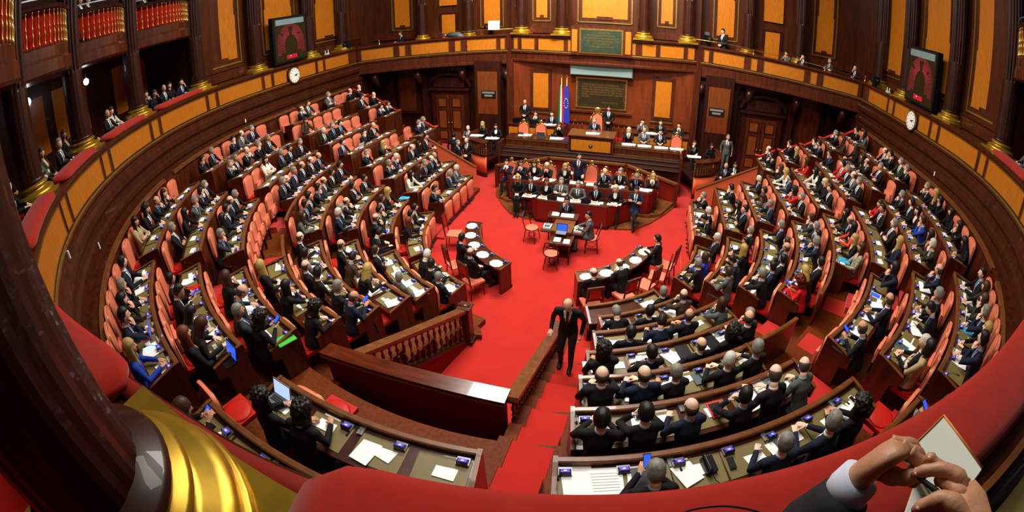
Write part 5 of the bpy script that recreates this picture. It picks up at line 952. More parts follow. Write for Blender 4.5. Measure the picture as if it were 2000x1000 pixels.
def commdesk(a0, a1, lab):
    t = thing('commission_desk', lab, 'desk'); n = 16
    F = [rp(2.38, lerp(a0, a1, i/n)) for i in range(n+1)]
    mb = MB(); mb.sweep(F, [(0, .74), (0, .78), (.46, .78), (.46, .74)], 'desk_wood'); mb.build('desktop', t)
    mb = MB(); mb.sweep(F, [(-.02, .765), (-.02, .79), (.01, .79), (.01, .765)], 'rail_wood'); mb.sweep(F[:1]+[rp(2.38, lerp(a0, a1, .012))], [(0, .765), (0, .79), (.46, .79), (.46, .765)], 'rail_wood'); mb.sweep([rp(2.38, lerp(a0, a1, .988))]+F[-1:], [(0, .765), (0, .79), (.46, .79), (.46, .765)], 'rail_wood'); mb.build('edge_strip', t)
    mb = MB(); mb.sweep(F, [(.02, .06), (.02, .74), (.06, .74), (.06, .06)], 'walnut'); mb.sweep(F, [(-.02, 0), (-.02, .09), (.10, .09), (.10, 0)], 'walnut_dark'); mb.build('front_panel', t)
    for u in (a0, a1): e = 1 if u == min(a0, a1) else -1; mb = MB(); mb.sweep([rp(2.38, u), rp(2.38, u+e*1.6)], [(.02, 0), (.02, .74), (.44, .74), (.44, 0)], 'walnut'); mb.build('end_panel', t)
    for i in range(5):
        u = lerp(a0, a1, (i+.5)/5); q, a = rp(2.47, u+3.5); q.z = .785; c = link('voting_terminal', TERM, t, q, ring_rz(a)+pi); link('screen', TSCR, c)
        q, a = rp(2.66, u); q.z = .78; s_ = .17; mb = MB(); mb.prism([(s_*1.15*cos(b), s_*sin(b)) for b in [pi/8+pi/4*j for j in range(8)]], 0, .006, 'paper'); o = mb.build('blotter', None, q, ring_rz(a)); tag(o, 'white eight-sided blotter, %s from the %s end of the commission desk, %s' % (ORD[i+1], 'lower' if a0 > -60 and a0 < 0 or a0 > 0 else 'upper', SIDE[-1 if a0 < 0 else 1]), 'blotter', 'white blotters on the commission desks')
commdesk(-84, -20.5, 'arc-shaped commission desk on the red carpet, balcony side'); commdesk(20.5, 78, 'arc-shaped commission desk on the red carpet, cameraman side')
def dchair(u, r, rz, lab):
    p, a = rp(r, u); t = thing('dining_chair', lab, 'chair', p, ring_rz(a)+rz, 'high-backed chairs at the commission desks')
    mb = MB(); mb.prism([(-.2, -.2), (.2, -.2), (.24, .22), (-.24, .22)], .42, .48, 'leather_orange'); mb.build('seat', t)
    mb = MB(); mb.bar((-.2, -.22, .45), (-.19, -.30, 1.08), .035, .035, 'walnut'); mb.bar((.2, -.22, .45), (.19, -.30, 1.08), .035, .035, 'walnut'); mb.bar((-.2, -.295, 1.06), (.2, -.295, 1.06), .04, .09, 'walnut'); mb.bar((-.2, -.25, .72), (.2, -.25, .72), .03, .06, 'walnut'); mb.box((0, -.275, .89), (.26, .03, .26), 'leather_red', rx=radians(7)); mb.build('backrest', t)
    for ex, ey in ((-1, -1), (1, -1), (-1, 1), (1, 1)): mb = MB(); mb.tube([(ex*.19, ey*.19, .42), (ex*.2, ey*.2+(-.04 if ey < 0 else 0), 0)], [.022, .016], 'walnut', 6); mb.build('leg', t)
dchair(-79, 3.25, 0, 'empty high-backed chair at the upper end of the balcony-side commission desk'); dchair(-47, 3.3, .1, 'high-backed chair under the dark-haired man at the commission desk'); dchair(-31, 3.3, 0, 'high-backed chair under the balding man at the commission desk')
for u, l, q in ((64, 'empty chair nearest the leaning man at the cameraman-side commission desk', .3), (54, 'empty orange-seated chair, middle of the cameraman-side commission desk', .1), (75, 'high-backed chair behind the man leaning over the commission desk', -.1), (41, 'high-backed chair under the bald reader at the commission desk', 0), (25, 'high-backed chair under the bald man at the lower commission desk end', 0)): dchair(u, 3.3, q, l)
for u, r, h, c, p_, l, lk in ((-48, 3.15, 'd', 'k', '0', 'dark-haired man in black at the balcony-side commission desk', 1), (-33, 3.18, 'b', 'k', 'h', 'balding man in black turned sideways at the balcony-side commission desk', 1), (75, 3.05, 'd', 'k', '0', 'dark-haired man leaning over the upper end of the commission desk', 0), (42, 3.15, 'b', 'k', 'r', 'bald man in black writing at the cameraman-side commission desk', 0), (26, 3.1, 'b', 'k', 'h', 'bald man in black at the lower end of the cameraman-side commission desk', 1)):
    p, a = rp(r, u); person(p, ring_rz(a), h, c, p_, l, 'people at the commission desks', lk)
# ================================================================== stair well with its barrier and balustrades
t = thing('stair_barrier', 'broad wooden-topped barrier with dark red sides closing the central passage', 'barrier')
mb = MB(); mb.prism([(-2.17, -8.14), (.92, -8.08), (.92, -7.80), (-2.10, -7.86)], 2.27, 2.34, 'barrier_wood'); mb.build('top', t)
mb = MB(); mb.prism([(-2.10, -8.08), (.88, -8.02), (.88, -7.86), (-2.04, -7.92)], .0, 2.27, 'red_panel'); mb.build('body', t)
mb = MB(); mb.bar((-2.16, -8.13, 2.25), (.92, -8.07, 2.25), .03, .03, 'rail_wood'); mb.build('molding', t)
mb = MB(); mb.lathe([(.032, 0), (.032, .06), (.016, .09), (.038, .19), (.042, .25), (.015, .34), (.026, .37), (.015, .40), (.034, .50), (.036, .54), (.015, .62), (.03, .65), (.03, .70)], 'walnut', n=10); mb.lathe([(.024, .35), (.032, .37), (.024, .39)], 'brass', n=10); mb.lathe([(.03, .0), (.036, .03), (.03, .06)], 'brass', n=10); BAL3 = mb.mesh('baluster')
def balustrade(p0, p1, n, lab, wallz):
    """p0 low end, p1 high end: points on top of the handrail"""
    p0 = Vector(p0); p1 = Vector(p1); t = thing('stair_balustrade', lab, 'balustrade', (0, 0, 0), 0, 'stair balustrades')
    mb = MB(); mb.bar(p0, p1, .20, .07, 'rail_wood'); mb.bar(p0-Vector((0, 0, .06)), p1-Vector((0, 0, .06)), .12, .06, 'walnut'); mb.build('handrail', t)
    mb = MB(); mb.bar(p0-Vector((0, 0, .83)), p1-Vector((0, 0, .83)), .16, .08, 'walnut_dark'); mb.build('string', t)
    d = (p1-p0).normalized(); s_ = Vector((-d.y, d.x, 0)).normalized()*.05
    a0 = p0-Vector((0, 0, .87)); a1 = p1-Vector((0, 0, .87)); mb = MB(); mb.add([a0+s_, a1+s_, Vector((a1.x, a1.y, wallz))+s_, Vector((a0.x, a0.y, wallz))+s_, a0-s_, a1-s_, Vector((a1.x, a1.y, wallz))-s_, Vector((a0.x, a0.y, wallz))-s_], [(0, 3, 2, 1), (4, 5, 6, 7), (0, 1, 5, 4), (1, 2, 6, 5), (3, 7, 6, 2), (0, 4, 7, 3)], 'red_panel'); mb.build('side_panel', t)
    for i in range(n): q = p0.lerp(p1, (i+.7)/(n+.4)); link('baluster', BAL3, t, (q.x, q.y, q.z-.80))
    return t
t = balustrade((-1.16, -4.72, .98), (-1.75, -7.85, 2.16), 17, 'wooden balustrade rising along the passage beside the black cushion seats', 0)
mb = MB(); mb.box((-1.14, -4.62, .5), (.22, .22, 1.0), 'walnut'); mb.box((-1.14, -4.62, 1.02), (.30, .30, .05), 'walnut'); mb.box((-1.14, -4.62, .06), (.3, .3, .12), 'walnut_dark'); mb.tube([(-1.30, -4.62, 1.03), (-1.02, -4.62, 1.03)], .05, 'walnut', 10); mb.build('newel_post', t)
t = balustrade((.93, -4.75, .98), (.97, -7.95, 2.30), 22, 'wooden balustrade beside the red carpeted stairs under the attendant\'s hand', 0)
mb = MB(); mb.box((.93, -4.62, .5), (.2, .2, 1.0), 'walnut'); mb.build('newel_post', t)
mb = MB(); mb.bar((1.03, -6.6, .62), (1.06, -9.6, 2.25), .03, .05, 'steel'); mb.build('grab_rail', t)
mb = MB(); mb.prism(arcpts(-1.28, -4.55, .42, 10, 100, 8)+[(-1.35, -4.2), (-1.35, -4.55)], 0, .14, 'floor_wood'); struct('floor', mb)
# carpeted steps
mb = MB(); mb2 = MB()
for k in range(8, 1, -1):
    r = RK[k]; y0 = -sqrt(r*r-1.9); r1 = RK[k-1]; y1 = -sqrt(r1*r1-1.9); z = fz(k, 10); zp = fz(k+1, 10) if k < 8 else 0
    mb.prism([(1.16, y1), (1.72, y1), (1.72, y0), (1.16, y0)], zp-.1, z+.012, 'carpet'); mb.prism([(1.16, y0), (1.72, y0), (1.72, y0+.42), (1.16, y0+.42)], zp-.1, (z+zp)/2, 'carpet')
    mb2.prism([(.98, y1), (1.16, y1), (1.16, y0+.02), (.98, y0+.02)], zp-.1, z+.03, 'floor_wood'); mb2.prism([(.98, y0), (1.16, y0), (1.16, y0+.44), (.98, y0+.44)], zp-.1, (z+zp)/2+.015, 'floor_wood')
struct('floor', mb); struct('floor', mb2)
at = person((1.33, -5.75, fz(6, 12)-.0), pi, 'b', 'k', 'W', 'balding attendant in black uniform stepping down the carpeted stairs, hand on the rail', None, 0, skin='skin_mid', sc=1.02)
# railings at the open ends of the arms, red panels below
for s in (-1, 1):
    t = thing('end_railing', 'sloping wooden railing with red panel below, %s' % ('at the end of the balcony-side arm' if s < 0 else 'at the end of the cameraman-side arm'), 'railing')
    a = Vector((s*6.5, 4.0, 2.02)); b = Vector((s*4.25, 4.0, .88)); mb = MB(); mb.bar(a, b, .10, .05, 'rail_wood'); mb.build('handrail', t)
    mb = MB(); mb.add([(p.x, p.y+e, z) for e in (-.03, .03) for p, z in ((a, 1.98), (b, .84), (b, 0), (a, 0))], [(0, 1, 2, 3), (7, 6, 5, 4), (0, 4, 5, 1), (1, 5, 6, 2), (2, 6, 7, 3), (3, 7, 4, 0)], 'salmon_panel'); mb.build('side_panel', t)
    # red upholstered end rails of the far rows
    for k in (1, 2, 3, 4, 5):
        u = s*(150 if k < 3 else 146.5); 
        if k == 4 and s < 0: continue
        p, n = rp(RK[k], u); z = hz(k, u); o_ = thing('end_rail', 'red padded rail closing the far end of the %s, %s' % (ROWN[k], SIDE[s]), 'rail', (0, 0, 0), 0, 'red padded end rails')
        mb = MB(); mb.tube([p+Vector((0, .18, z-.02)), p+n*.25+Vector((0, .2, z-.06)), p+n*.5+Vector((0, .1, z+.12)), p+n*.8+Vector((0, .0, z+.30))], [.05, .05, .055, .06], 'leather_red', 10); mb.build('padding', o_)
# ================================================================== boards, clocks, plaques, flags
def text(body, size, m, loc, rot, parent=None, name='lettering', align='CENTER', depth=.004, space=1.0):
    c = bpy.data.curves.new(name, 'FONT'); c.body = body; c.size = size; c.align_x = align; c.align_y = 'TOP'; c.extrude = depth; c.space_line = space; c.materials.append(MATS[m])
    t0 = bpy.data.objects.new('tmp', c); COL.objects.link(t0); dg = bpy.context.evaluated_depsgraph_get(); me = bpy.data.meshes.new_from_object(t0.evaluated_get(dg)); bpy.data.objects.remove(t0)
    o = bpy.data.objects.new(name, me); COL.objects.link(o); o.location = loc; o.rotation_euler = rot
    if parent is not None: o.parent = parent
    return o
for s in (-1, 1):
    # voting board, hung out from the wall: local x along the wall, y towards the hall
    t = thing('voting_board', 'black electronic voting board with red seat lights above the clock, %s' % ('balcony side' if s < 0 else 'cameraman side'), 'board', (s*12.32, 2.85, 5.56), -s*pi/2*-1 if False else (-pi/2 if s < 0 else pi/2))
    W_, H_ = 2.15, 2.04; fy = 1
    mb = MB(); mb.box((0, -.12, H_/2), (W_, .24, H_), 'black'); mb.build('case', t)
    mb = MB(); mb.box((0, .012, H_/2), (W_-.14, .03, H_-.14), 'bronze_dark'); mb.build('face', t)
    mb = MB(); mb.box((0, .03, H_-.24), (W_-.34, .02, .24), 'screen_dim'); mb.build('display_strip', t)
    mb = MB(); n = 0
    for ring in range(8):
        r = .42+.062*ring
        for i in range(46):
            a = pi*i/45
            if abs(i-22.5) < 3.2 and ring < 6: continue
            if (i in (9, 10) and ring > 3) or (i in (35, 36) and ring in (3, 4)): continue
            mb.box((r*cos(a), .034, .82+r*1.02*sin(a)*.98), (.034, .012, .011), 'led_red', ry=-a)
    for e in (-1, 1):
        for col in range(8):
            for row in range(8):
                if row > 5 and col < 4: continue
                mb.box((e*(.42+.062*col), .034, .77-.055*row), (.03, .012, .014), 'led_red')
    o = mb.build('seat_lights', t); o['kind'] = 'stuff'
    mb = MB(); mb.box((0, .03, .24), (.66, .02, .17), 'led_red_deep'); [mb.box((-.26+.13*(i % 5), .042, .20+.075*(i//5)), (.07, .006, .03), 'led_red') for i in range(10)]; mb.box((.1, .045, .27), (.04, .01, .04), 'screen_white'); mb.build('counter_display', t)
    # clock
    t = thing('wall_clock', 'round white wall clock with dark hands on the parapet, %s' % ('balcony side' if s < 0 else 'cameraman side'), 'clock', (s*11.93, 2.48, 4.99), (-pi/2 if s < 0 else pi/2))
    def disc(r, y0, y1, m): 
        mb = MB(); mb.add([(r*cos(2*pi*i/32), y, r*sin(2*pi*i/32)) for y in (y0, y1) for i in range(32)], [tuple(range(32)), tuple(range(32, 64))[::-1]]+[(i, 32+i, 32+(i+1) % 32, (i+1) % 32) for i in range(32)], m); return mb
    disc(.355, 0, .05, 'gold').build('rim', t); mb = disc(.315, .05, .055, 'white')
    for i in range(12): a = pi/6*i; mb.box((.255*sin(a), .058, .255*cos(a)), (.018, .006, .06), 'black', ry=a)
    mb.build('dial', t)
    for L_, w_, a in ((.22, .022, radians(78)), (.15, .034, radians(98))): a = -a; mb = MB(); mb.box((L_/2*sin(a)*.9, .062, L_/2*cos(a)), (w_, .006, L_), 'black', ry=a); mb.build('hand', t)
# plaques
t = thing('stone_plaque', 'green stone plaque with gilt lettering set in the gallery parapet', 'plaque', (0, 8.29, 5.10))
mb = MB(); mb.box((0, 0, .52), (1.92, .04, 1.12), 'gold'); mb.build('frame', t); mb = MB(); mb.box((0, -.025, .52), (1.78, .03, 1.0), 'marble_green'); mb.build('slab', t)
x_ = text('IL 2 GIUGNO 1946\nPER SUFFRAGIO DI POPOLO\nA PRESIDIO DI PUBBLICHE LIBERTÀ\nE A CERTEZZA DI PROGRESSO CIVILE\nFU PROCLAMATA\nLA REPUBBLICA ITALIANA', .098, 'gold', (0, -.042, .95), (pi/2, 0, 0), t, space=1.28); x_['kind'] = 'stuff'
t = thing('bronze_plaque', 'large dark bronze plaque with gilt lettering below the grey screen', 'plaque', (0, 8.93, 2.46))
mb = MB(); mb.box((0, 0, .70), (2.36, .06, 1.46), 'gold'); mb.build('frame', t); mb = MB(); mb.box((0, -.035, .70), (2.2, .03, 1.30), 'bronze_dark'); [mb.ell((-1.05+2.1*i/20, -.052, z), (.012, .008, .012), 'gold', 6, 4) for i in range(21) for z in (.12, 1.28)]; [mb.ell((x, -.052, .12+1.16*i/11), (.012, .008, .012), 'gold', 6, 4) for i in range(12) for x in (-1.05, 1.05)]; mb.build('slab', t)
text("L'ITALIA È RESTITUITA A SÈ STESSA E A\nROMA. QUI DOVE NOI RICONOSCIAMO LA\nPATRIA DEI NOSTRI PENSIERI OGNI COSA\nCI PARLA DI GRANDEZZA MA NEL TEMPO\nSTESSO OGNI COSA CI RICORDA I NOSTRI\nDOVERI", .098, 'gold', (-.90, -.053, 1.14), (pi/2, 0, 0), t, align='LEFT', space=1.15)
text('VITTORIO EMANUELE II', .075, 'gold', (.42, -.053, .33), (pi/2, 0, 0), t)
mb = MB(); mb.box((.42, -.053, .24), (.78, .006, .008), 'gold'); mb.build('underline', t)
t = thing('display_screen', 'long grey-blue display screen above the bronze plaque', 'screen', (0, 8.62, 4.02)); mb = MB(); mb.box((0, .14, .28), (2.84, .26, .58), 'steel'); mb.build('case', t); mb = MB(); mb.box((0, 0, .28), (2.76, .02, .52), 'screen_dim'); mb.build('panel', t)
# flags on two poles
t = thing('flag', 'green, white and red tricolour flag hanging beside the bronze plaque', 'flag', (-1.74, 8.3, .98)); 
def cloth(cols, w, parts, m0, zt=2.62, h=1.75):
    for j, (m_, f0, f1) in enumerate(cols):
        mb = MB(); vs = []; fs = []; n = 10; q = 14
        for i in range(q+1):
            for k in range(n+1):
                f = lerp(f0, f1, k/n); z = zt-h*i/q; sp = (.35+.65*(i/q)**.6)*w; vs.append(((f-.5)*sp, -.03+.035*sin(f*26)*(.4+.6*i/q)-.02, z-.12*f))
        m = len(vs); vs += [(x, y+.008, z) for x, y, z in vs]
        for i in range(q):
            for k in range(n): a = i*(n+1)+k; fs.append((a, a+1, a+n+2, a+n+1)); fs.append((m+a, m+a+n+1, m+a+n+2, m+a+1))
        mb.add(vs, fs, m_, True); mb.build('cloth', parts)
cloth((('flag_green', 0, .34), ('white', .34, .67), ('red', .67, 1)), .30, t, None); mb = MB(); mb.tube([(0, .03, .0), (0, .03, 2.9)], .018, 'gold', 8); mb.lathe([(.0, 0), (.03, .03), (.012, .09), (0, .16)], 'gold', (0, .03, 2.9), 8); mb.build('pole', t)
t = FB = thing('flag', 'blue flag with gold stars hanging beside the tricolour flag', 'flag', (-1.50, 8.3, .98)); cloth((('blue_flag', 0, 1),), .34, t, None); mb = MB(); mb.tube([(0, .03, .0), (0, .03, 2.9)], .018, 'gold', 8); mb.lathe([(.0, 0), (.03, .03), (.012, .09), (0, .16)], 'gold', (0, .03, 2.9), 8); mb.build('pole', t)
mb = MB()
for i in range(12): a = 2*pi*i/12; x, z = .09*cos(a), 1.75+.22*sin(a); mb.add([(x+(.028 if j % 2 == 0 else .011)*sin(pi*j/5), -.098, z+(.034 if j % 2 == 0 else .013)*cos(pi*j/5)) for j in range(10)], [tuple(range(10))[::-1]], 'yellow')
o = mb.build('stars', t); o['kind'] = 'stuff'
# exit signs on the wings
for s in (-1, 1):
    t = thing('wall_sign', 'two-line grey wall sign on the wood panel, %s' % ('beside the balcony-side door' if s < 0 else 'beside the cameraman-side door'), 'sign', (s*5.33, 8.55, 2.75)); mb = MB(); mb.box((0, 0, .15), (.72, .04, .34), 'black_plastic'); mb.build('backing', t); mb = MB(); mb.box((0, -.03, .23), (.62, .02, .09), 'grey_plastic'); mb.build('plate', t); mb = MB(); mb.box((0, -.03, .08), (.40, .02, .09), 'grey_plastic'); mb.build('plate', t)
for u, r, z, l in ((-28.5, 11.93, 4.62, 'small white label on the gallery moulding near the lowest panels'), (-38.5, 11.95, 3.86, 'small white switch plate low on the curved wall, balcony side'), (-87, 11.95, 3.86, 'small white switch plate on the curved wall below the balcony-side clock bay'), (93, 11.95, 3.86, 'small white switch plate on the curved wall, cameraman side')):
    p, a = rp(r, u); mb = MB(); mb.box((0, 0, 0), (.05, .03, .14), 'white'); o = mb.build('switch_plate', None, (p.x, p.y, z), ring_rz(a)); tag(o, l, 'switch plate')
# ================================================================== people and gear in the gallery
G3 = 'spectators in the side gallery'
def gp(x, y, h, c, p, l, z=4.75, rz=None, look=0, sc=1.0, **k):
    rz = rz if rz is not None else atan2(x, -y); return person((x, y, z), rz, h, c, p, l, G3, look, sc=sc, **k)
def gs(u, r, h, c, p, l, z=4.80, look=-1):
    q, a = rp(r, u); return person((q.x, q.y, z), ring_rz(a)+.5*(1 if u > 0 else -1)*-1*0, h, c, p, l, G3, look)
for u, r, h, c, p, l in ((-66.5, 13.3, 'd', 'k', 'm', 'dark-haired spectator with camera to his eye nearest the fourth side column'), (-70, 13.6, 'd', 'k', 'm', 'second spectator with raised arms before the dark gallery wall'), (-69, 12.95, 'N', 'k', 'c', 'young spectator looking down behind the red cushion'), (-72, 13.0, 'b', 'k', '0', 'balding spectator in black leaning at the cushion'), (-74.5, 13.1, 'D', 'k', 'h', 'dark-haired spectator in black between the balding man and the column'), (-77, 13.2, 'd', 'v', 'c', 'spectator in navy touching his face beside the fourth column'),
    (-57, 12.95, 'b', 'k', '0', 'balding spectator in black beside the woman in white blouse'), (-59.5, 13.2, 'N', 'e', '0', 'spectator in white blouse beside the third column'), (-54.3, 13.9, 'Y', 'k', '0', 'blonde gallery visitor in black further back'), (-52.5, 13.7, 'g', 'k', '0', 'grey-haired gallery visitor with glasses'), (-51.5, 13.0, 'D', 'k', '0', 'dark-haired spectator turned aside near the second column'), (-50, 13.5, 'N', 'k', 'h', 'brown-haired spectator half hidden by the second column'),
    (-38.5, 12.95, 'g', 'g', 'x', 'elderly spectator in a grey coat leaning on the cushion'), (-41.5, 13.1, 'N', 'l', 'h', 'woman spectator between the grey coat and the white-haired man'), (-43.5, 12.9, 'g', 'k', '0', 'white-haired spectator with glasses resting his hands'), (-40, 14.3, 'D', 'k', 'h', 'dark-haired spectator sitting further back in the dark corner'), (-30, 13.0, 'd', 'k', '0', 'spectator in black at the darkest end, hand on the cushion'), (-27, 13.1, 'd', 'k', 'c', 'spectator raising a pale hand in the dark end of the gallery'),
    (74, 13.0, 'g', 'g', '0', 'spectator in green-grey at the far cushion, cameraman side'), (71.5, 13.1, 'n', 'g', 'h', 'second spectator beside the green-grey one, cameraman side')): gs(u, r, h, c, p, l)
for i, (u, h, c) in enumerate(((-56, 'd', 'k'), (-54, 'N', 'k'), (-51.5, 'g', 'c'), (-50, 'd', 'k'), (-69.5, 'd', 'k'), (-74, 'g', 'k'))): gs(u, 13.0, h, c, 'h', 'spectator above the brass balusters, %s from the lower corner' % ORD[i+1], 8.08, 0)
for u, r, z, l in ((-46.0, 14.0, 7.18, 'bright round spotlight in the dark gallery bay beside the grey coat'), (-59.3, 14.0, 7.08, 'bright round spotlight in the bay of the blonde visitor')):
    p, a = rp(r, u); t = thing('spotlight', l, 'lamp', (p.x, p.y, z)); mb = MB(); mb.ell((0, 0, 0), (.10, .10, .10), 'lamp_glow'); mb.build('bulb', t); mb = MB(); mb.tube([(0, 0, .08), (0, 0, .45)], .02, 'black', 6); mb.build('arm', t)
gp(-10.4, 9.35, 'n', 'k', '0', 'woman in black leafing papers at the gallery rail near the covered camera', look=0, rz=pi-.6)
gp(8.75, 9.55, 'd', 'g', 'm', 'spectator in patterned jacket, hand at chin, by the gallery doorway', z=4.75); gp(9.6, 9.45, 'd', 'k', 'c', 'spectator in black beside the gilded column base, near the patterned jacket', z=4.75)
gp(10.85, 9.15, 'g', 'l', 'x', 'spectator in olive jacket with folded arms between the tall panels', z=4.75); gp(12.15, 8.6, 'b', 'k', 'c', 'bald spectator in black near the cameraman-side corner', z=4.75)
gp(5.55, 9.75, 'd', 'k', 'F', 'television cameraman in black suit standing beside his camera', z=4.75, sc=1.08, rz=pi-.9)
def tvcam(x, y, z, rz, l, big=True):
    t = thing('television_camera', l, 'camera', (x, y, z), rz); 
    mb = MB(); mb.box((0, 0, 1.35), (.22, .5, .26), 'black_plastic'); mb.build('body', t); mb = MB(); mb.tube([(0, .25, 1.35), (0, .5, 1.33)], [.10, .12], 'black', 12); mb.build('lens', t)
    mb = MB(); mb.box((0, -.1, 1.58), (.2, .16, .14), 'steel'); mb.build('viewfinder', t)
    for a in (90, 210, 330): mb = MB(); mb.tube([(0, 0, 1.2), (.42*cos(radians(a)), .42*sin(radians(a)), 0)], .025, 'black', 6); mb.build('leg', t)
    if big: mb = MB(); mb.box((-.35, .35, 1.45), (.55, .02, .45), 'white', rz=.5); mb.build('prompter_panel', t)
tvcam(-5.6, 9.75, 4.75, pi-.1, 'large television camera with white panel standing in the gallery'); tvcam(4.78, 9.6, 4.75, pi+.2, 'television camera on a tripod beside the man in black suit', False)
t = thing('covered_camera', 'camera wrapped in clear grey plastic lying on the gallery rail', 'camera', (-7.35, 9.25, 5.62), pi-.3); mb = MB(); mb.tube([(-.6, 0, .05), (-.3, 0, .14), (.2, 0, .16), (.5, .0, .10)], [(.08, .12), (.15, .18), (.14, .16), (.06, .07)], 'slate', 10); mb.build('cover', t); mb = MB(); mb.tube([(.5, 0, .1), (.75, 0, .12)], .07, 'steel', 10); mb.build('lens', t)
for x, y, l in ((-12.2, 6.9, 'dark remote camera on the parapet at the balcony-side corner'), (12.2, 6.55, 'dark remote camera on the parapet at the cameraman-side corner')):
    t = thing('remote_camera', l, 'camera', (x, y, 5.50)); mb = MB(); mb.lathe([(.12, 0), (.12, .1), (.08, .14)], 'black', n=12); mb.build('base', t); mb = MB(); mb.box((0, 0, .28), (.28, .34, .30), 'black_plastic'); mb.build('housing', t); mb = MB(); mb.tube([(0, -.1, .28), (.0, -.38, .25)], .08, 'black', 12); mb.build('lens', t)
for s in (-1, 1):
    t = thing('microphone_cradle', 'white two-pronged cradle on the parapet, %s' % SIDE[s], 'cradle', (s*12.22, 5.2, 5.50)); mb = MB(); mb.box((0, 0, .02), (.12, .26, .03), 'white'); mb.build('base', t)
    for e in (-1, 1): mb = MB(); mb.box((0, e*.11, .11), (.03, .03, .16), 'white'); mb.build('prong', t)
for i, (x, y) in enumerate(((-11.1, 8.15), (-6.2, 9.15), (6.95, 9.2), (10.35, 8.4), (12.1, 7.4))):
    z = 5.60 if abs(x) > 8 else 5.72; mb = MB(); mb.lathe([(.045, 0), (.05, .03), (.02, .06), (.03, .12), (.015, .2), (.02, .24), (0, .26)], 'gold', (0, 0, 0), 10); o = mb.build('brass_finial', None, (x, y, z-.08)); tag(o, 'small brass finial of the gallery rail, %s counted from the balcony side' % ORD[i+1], 'finial', 'brass finials')
mb = MB(); mb.tube([(3.9, 8.9, 6.05), (5.6, 9.2, 5.98), (8.0, 9.1, 5.80), (10.2, 8.6, 5.70), (11.9, 7.6, 5.62)], .012, 'gold', 6); o = mb.build('hand_rail'); tag(o, 'thin brass rail above the gallery parapet, cameraman side', 'rail')
mb = MB(); mb.tube([(-4.2, 9.0, 6.05), (-6.0, 9.3, 5.98), (-8.5, 9.0, 5.80)], .012, 'gold', 6); o = mb.build('hand_rail'); tag(o, 'thin brass rail above the gallery parapet, near the covered camera', 'rail')
# people standing in the lobbies
G4 = 'people standing in the lobbies'
for x, y, z, h, c, p, l, rz in ((-5.9, 5.6, .0, 'd', 'k', 'S', 'usher in black seen from behind before the balcony-side door', .3), (-5.45, 4.95, -.12, 'g', 'k', 'S', 'grey-haired man in black talking before the balcony-side door', -1.6), (-5.75, 6.9, -.0, 'b', 'g', 'X', 'bald man in grey with folded arms beside the curved pod', pi), (-5.05, 5.05, 0, 'b', 'k', 'F', 'usher in white bow tie standing before the curved pod', pi),
    (5.85, 5.15, 0, 'd', 'k', 'F', 'bearded usher in white bow tie beside the cameraman-side pod', pi), (5.45, 4.9, 0, 'b', 'k', 'S', 'bald man with glasses standing between usher and pod', pi-.4), (5.62, 4.35, -.20, 'b', 'k', 'F', 'bald man with joined hands in front of the ushers', pi+.9), (5.2, 4.35, -.22, 'd', 'k', 'S', 'dark-haired man half hidden beside the red drum', -.7), (6.5, 5.0, -.25, 'g', 'k', 'S', 'grey-haired man behind the sloping railing', -1)):
    person((x, y, z if z > 0 else 0), rz, h, c, p, l, G4, 0, sc=1+z*.5 if z < 0 else 1)
# ================================================================== the reporter's hands and notebook on the parapet
C0 = Vector((2.3323, -11.9375, 7.1527))
t = thing('person', 'reporter writing in a notebook, only hands, white cuff and navy sleeve visible', 'person', (2.70, -11.72, 6.80), 0)
def finger(mb, pts, r0, r1, m='skin_hand'):
    """smooth finger through the given joints with knuckle swellings and a nail"""
    P_ = [Vector(p) for p in pts]; out = []; rad = []; n = len(P_)
    for k in range(n-1):
        a, b = P_[k], P_[k+1]; pa = P_[max(0, k-1)]; nb = P_[min(n-1, k+2)]
        for q in range(5):
            f = q/5; out.append(.5*((2*a)+(b-pa)*f+(2*pa-5*a+4*b-nb)*f*f+(3*a-pa-3*b+nb)*f**3)); g = (k+f)/(n-1); rad.append(lerp(r0, r1, g)*(1+.07*cos(2*pi*f)))
    out.append(P_[-1]); rad.append(r1*.9); d = (out[-1]-out[-2]).normalized(); out.append(P_[-1]+d*r1*.6); rad.append(r1*.45)
    mb.tube(out, rad, m, 14)
    c = (C0-Vector((2.70, -11.72, 6.80))-P_[-1]).normalized(); mb.ell(P_[-1]-d*r1*.3+c*r1*.72, (r1*.5, r1*.5, r1*.32), 'nail', 8, 6)
mat('nail', S(216, 170, 150), 0.3); mat('cuff_white', S(214, 222, 240), 0.75); mat('sleeve_dark', S(12, 16, 26), 0.85, var=.2, scale=120); mat('skin_hand', S(198, 142, 108), 0.5, var=.10, scale=90, bump=.15)
mb = MB(); mb.tube([(-.0896, -.0024, -.2011), (-.0709, .0323, -.1455), (-.0615, .0420, -.1130), (-.0570, .0468, -.1010)], [.070, .056, .043, .0385], 'sleeve_dark', 24); mb.build('sleeve', t); mb = MB()
mb.tube([(.0700, -.2500, -.0150), (.0579, -.1917, -.0066), (.0402, -.1389, .0058)], [.045, .042, .036], 'cloth_v', 24); mb.build('sleeve', t)
mb = MB(); mb.tube([(-.0616, .0421, -.1078), (-.0565, .0506, -.0917), (-.0503, .0530, -.0740)], [.034, .0335, .032], 'cuff_white', 24); mb.build('cuff', t)
mb = MB(); mb.tube([(-.0561, .0533, -.0864), (-.0493, .0543, -.0636), (-.0423, .0524, -.0356), (-.0341, .0495, -.0181), (-.0230, .0465, -.0165)], [(.021, .024), (.019, .025), (.016, .033), (.015, .034), (.010, .026)], 'skin_hand', 20, up=(.55, -.3, .75))
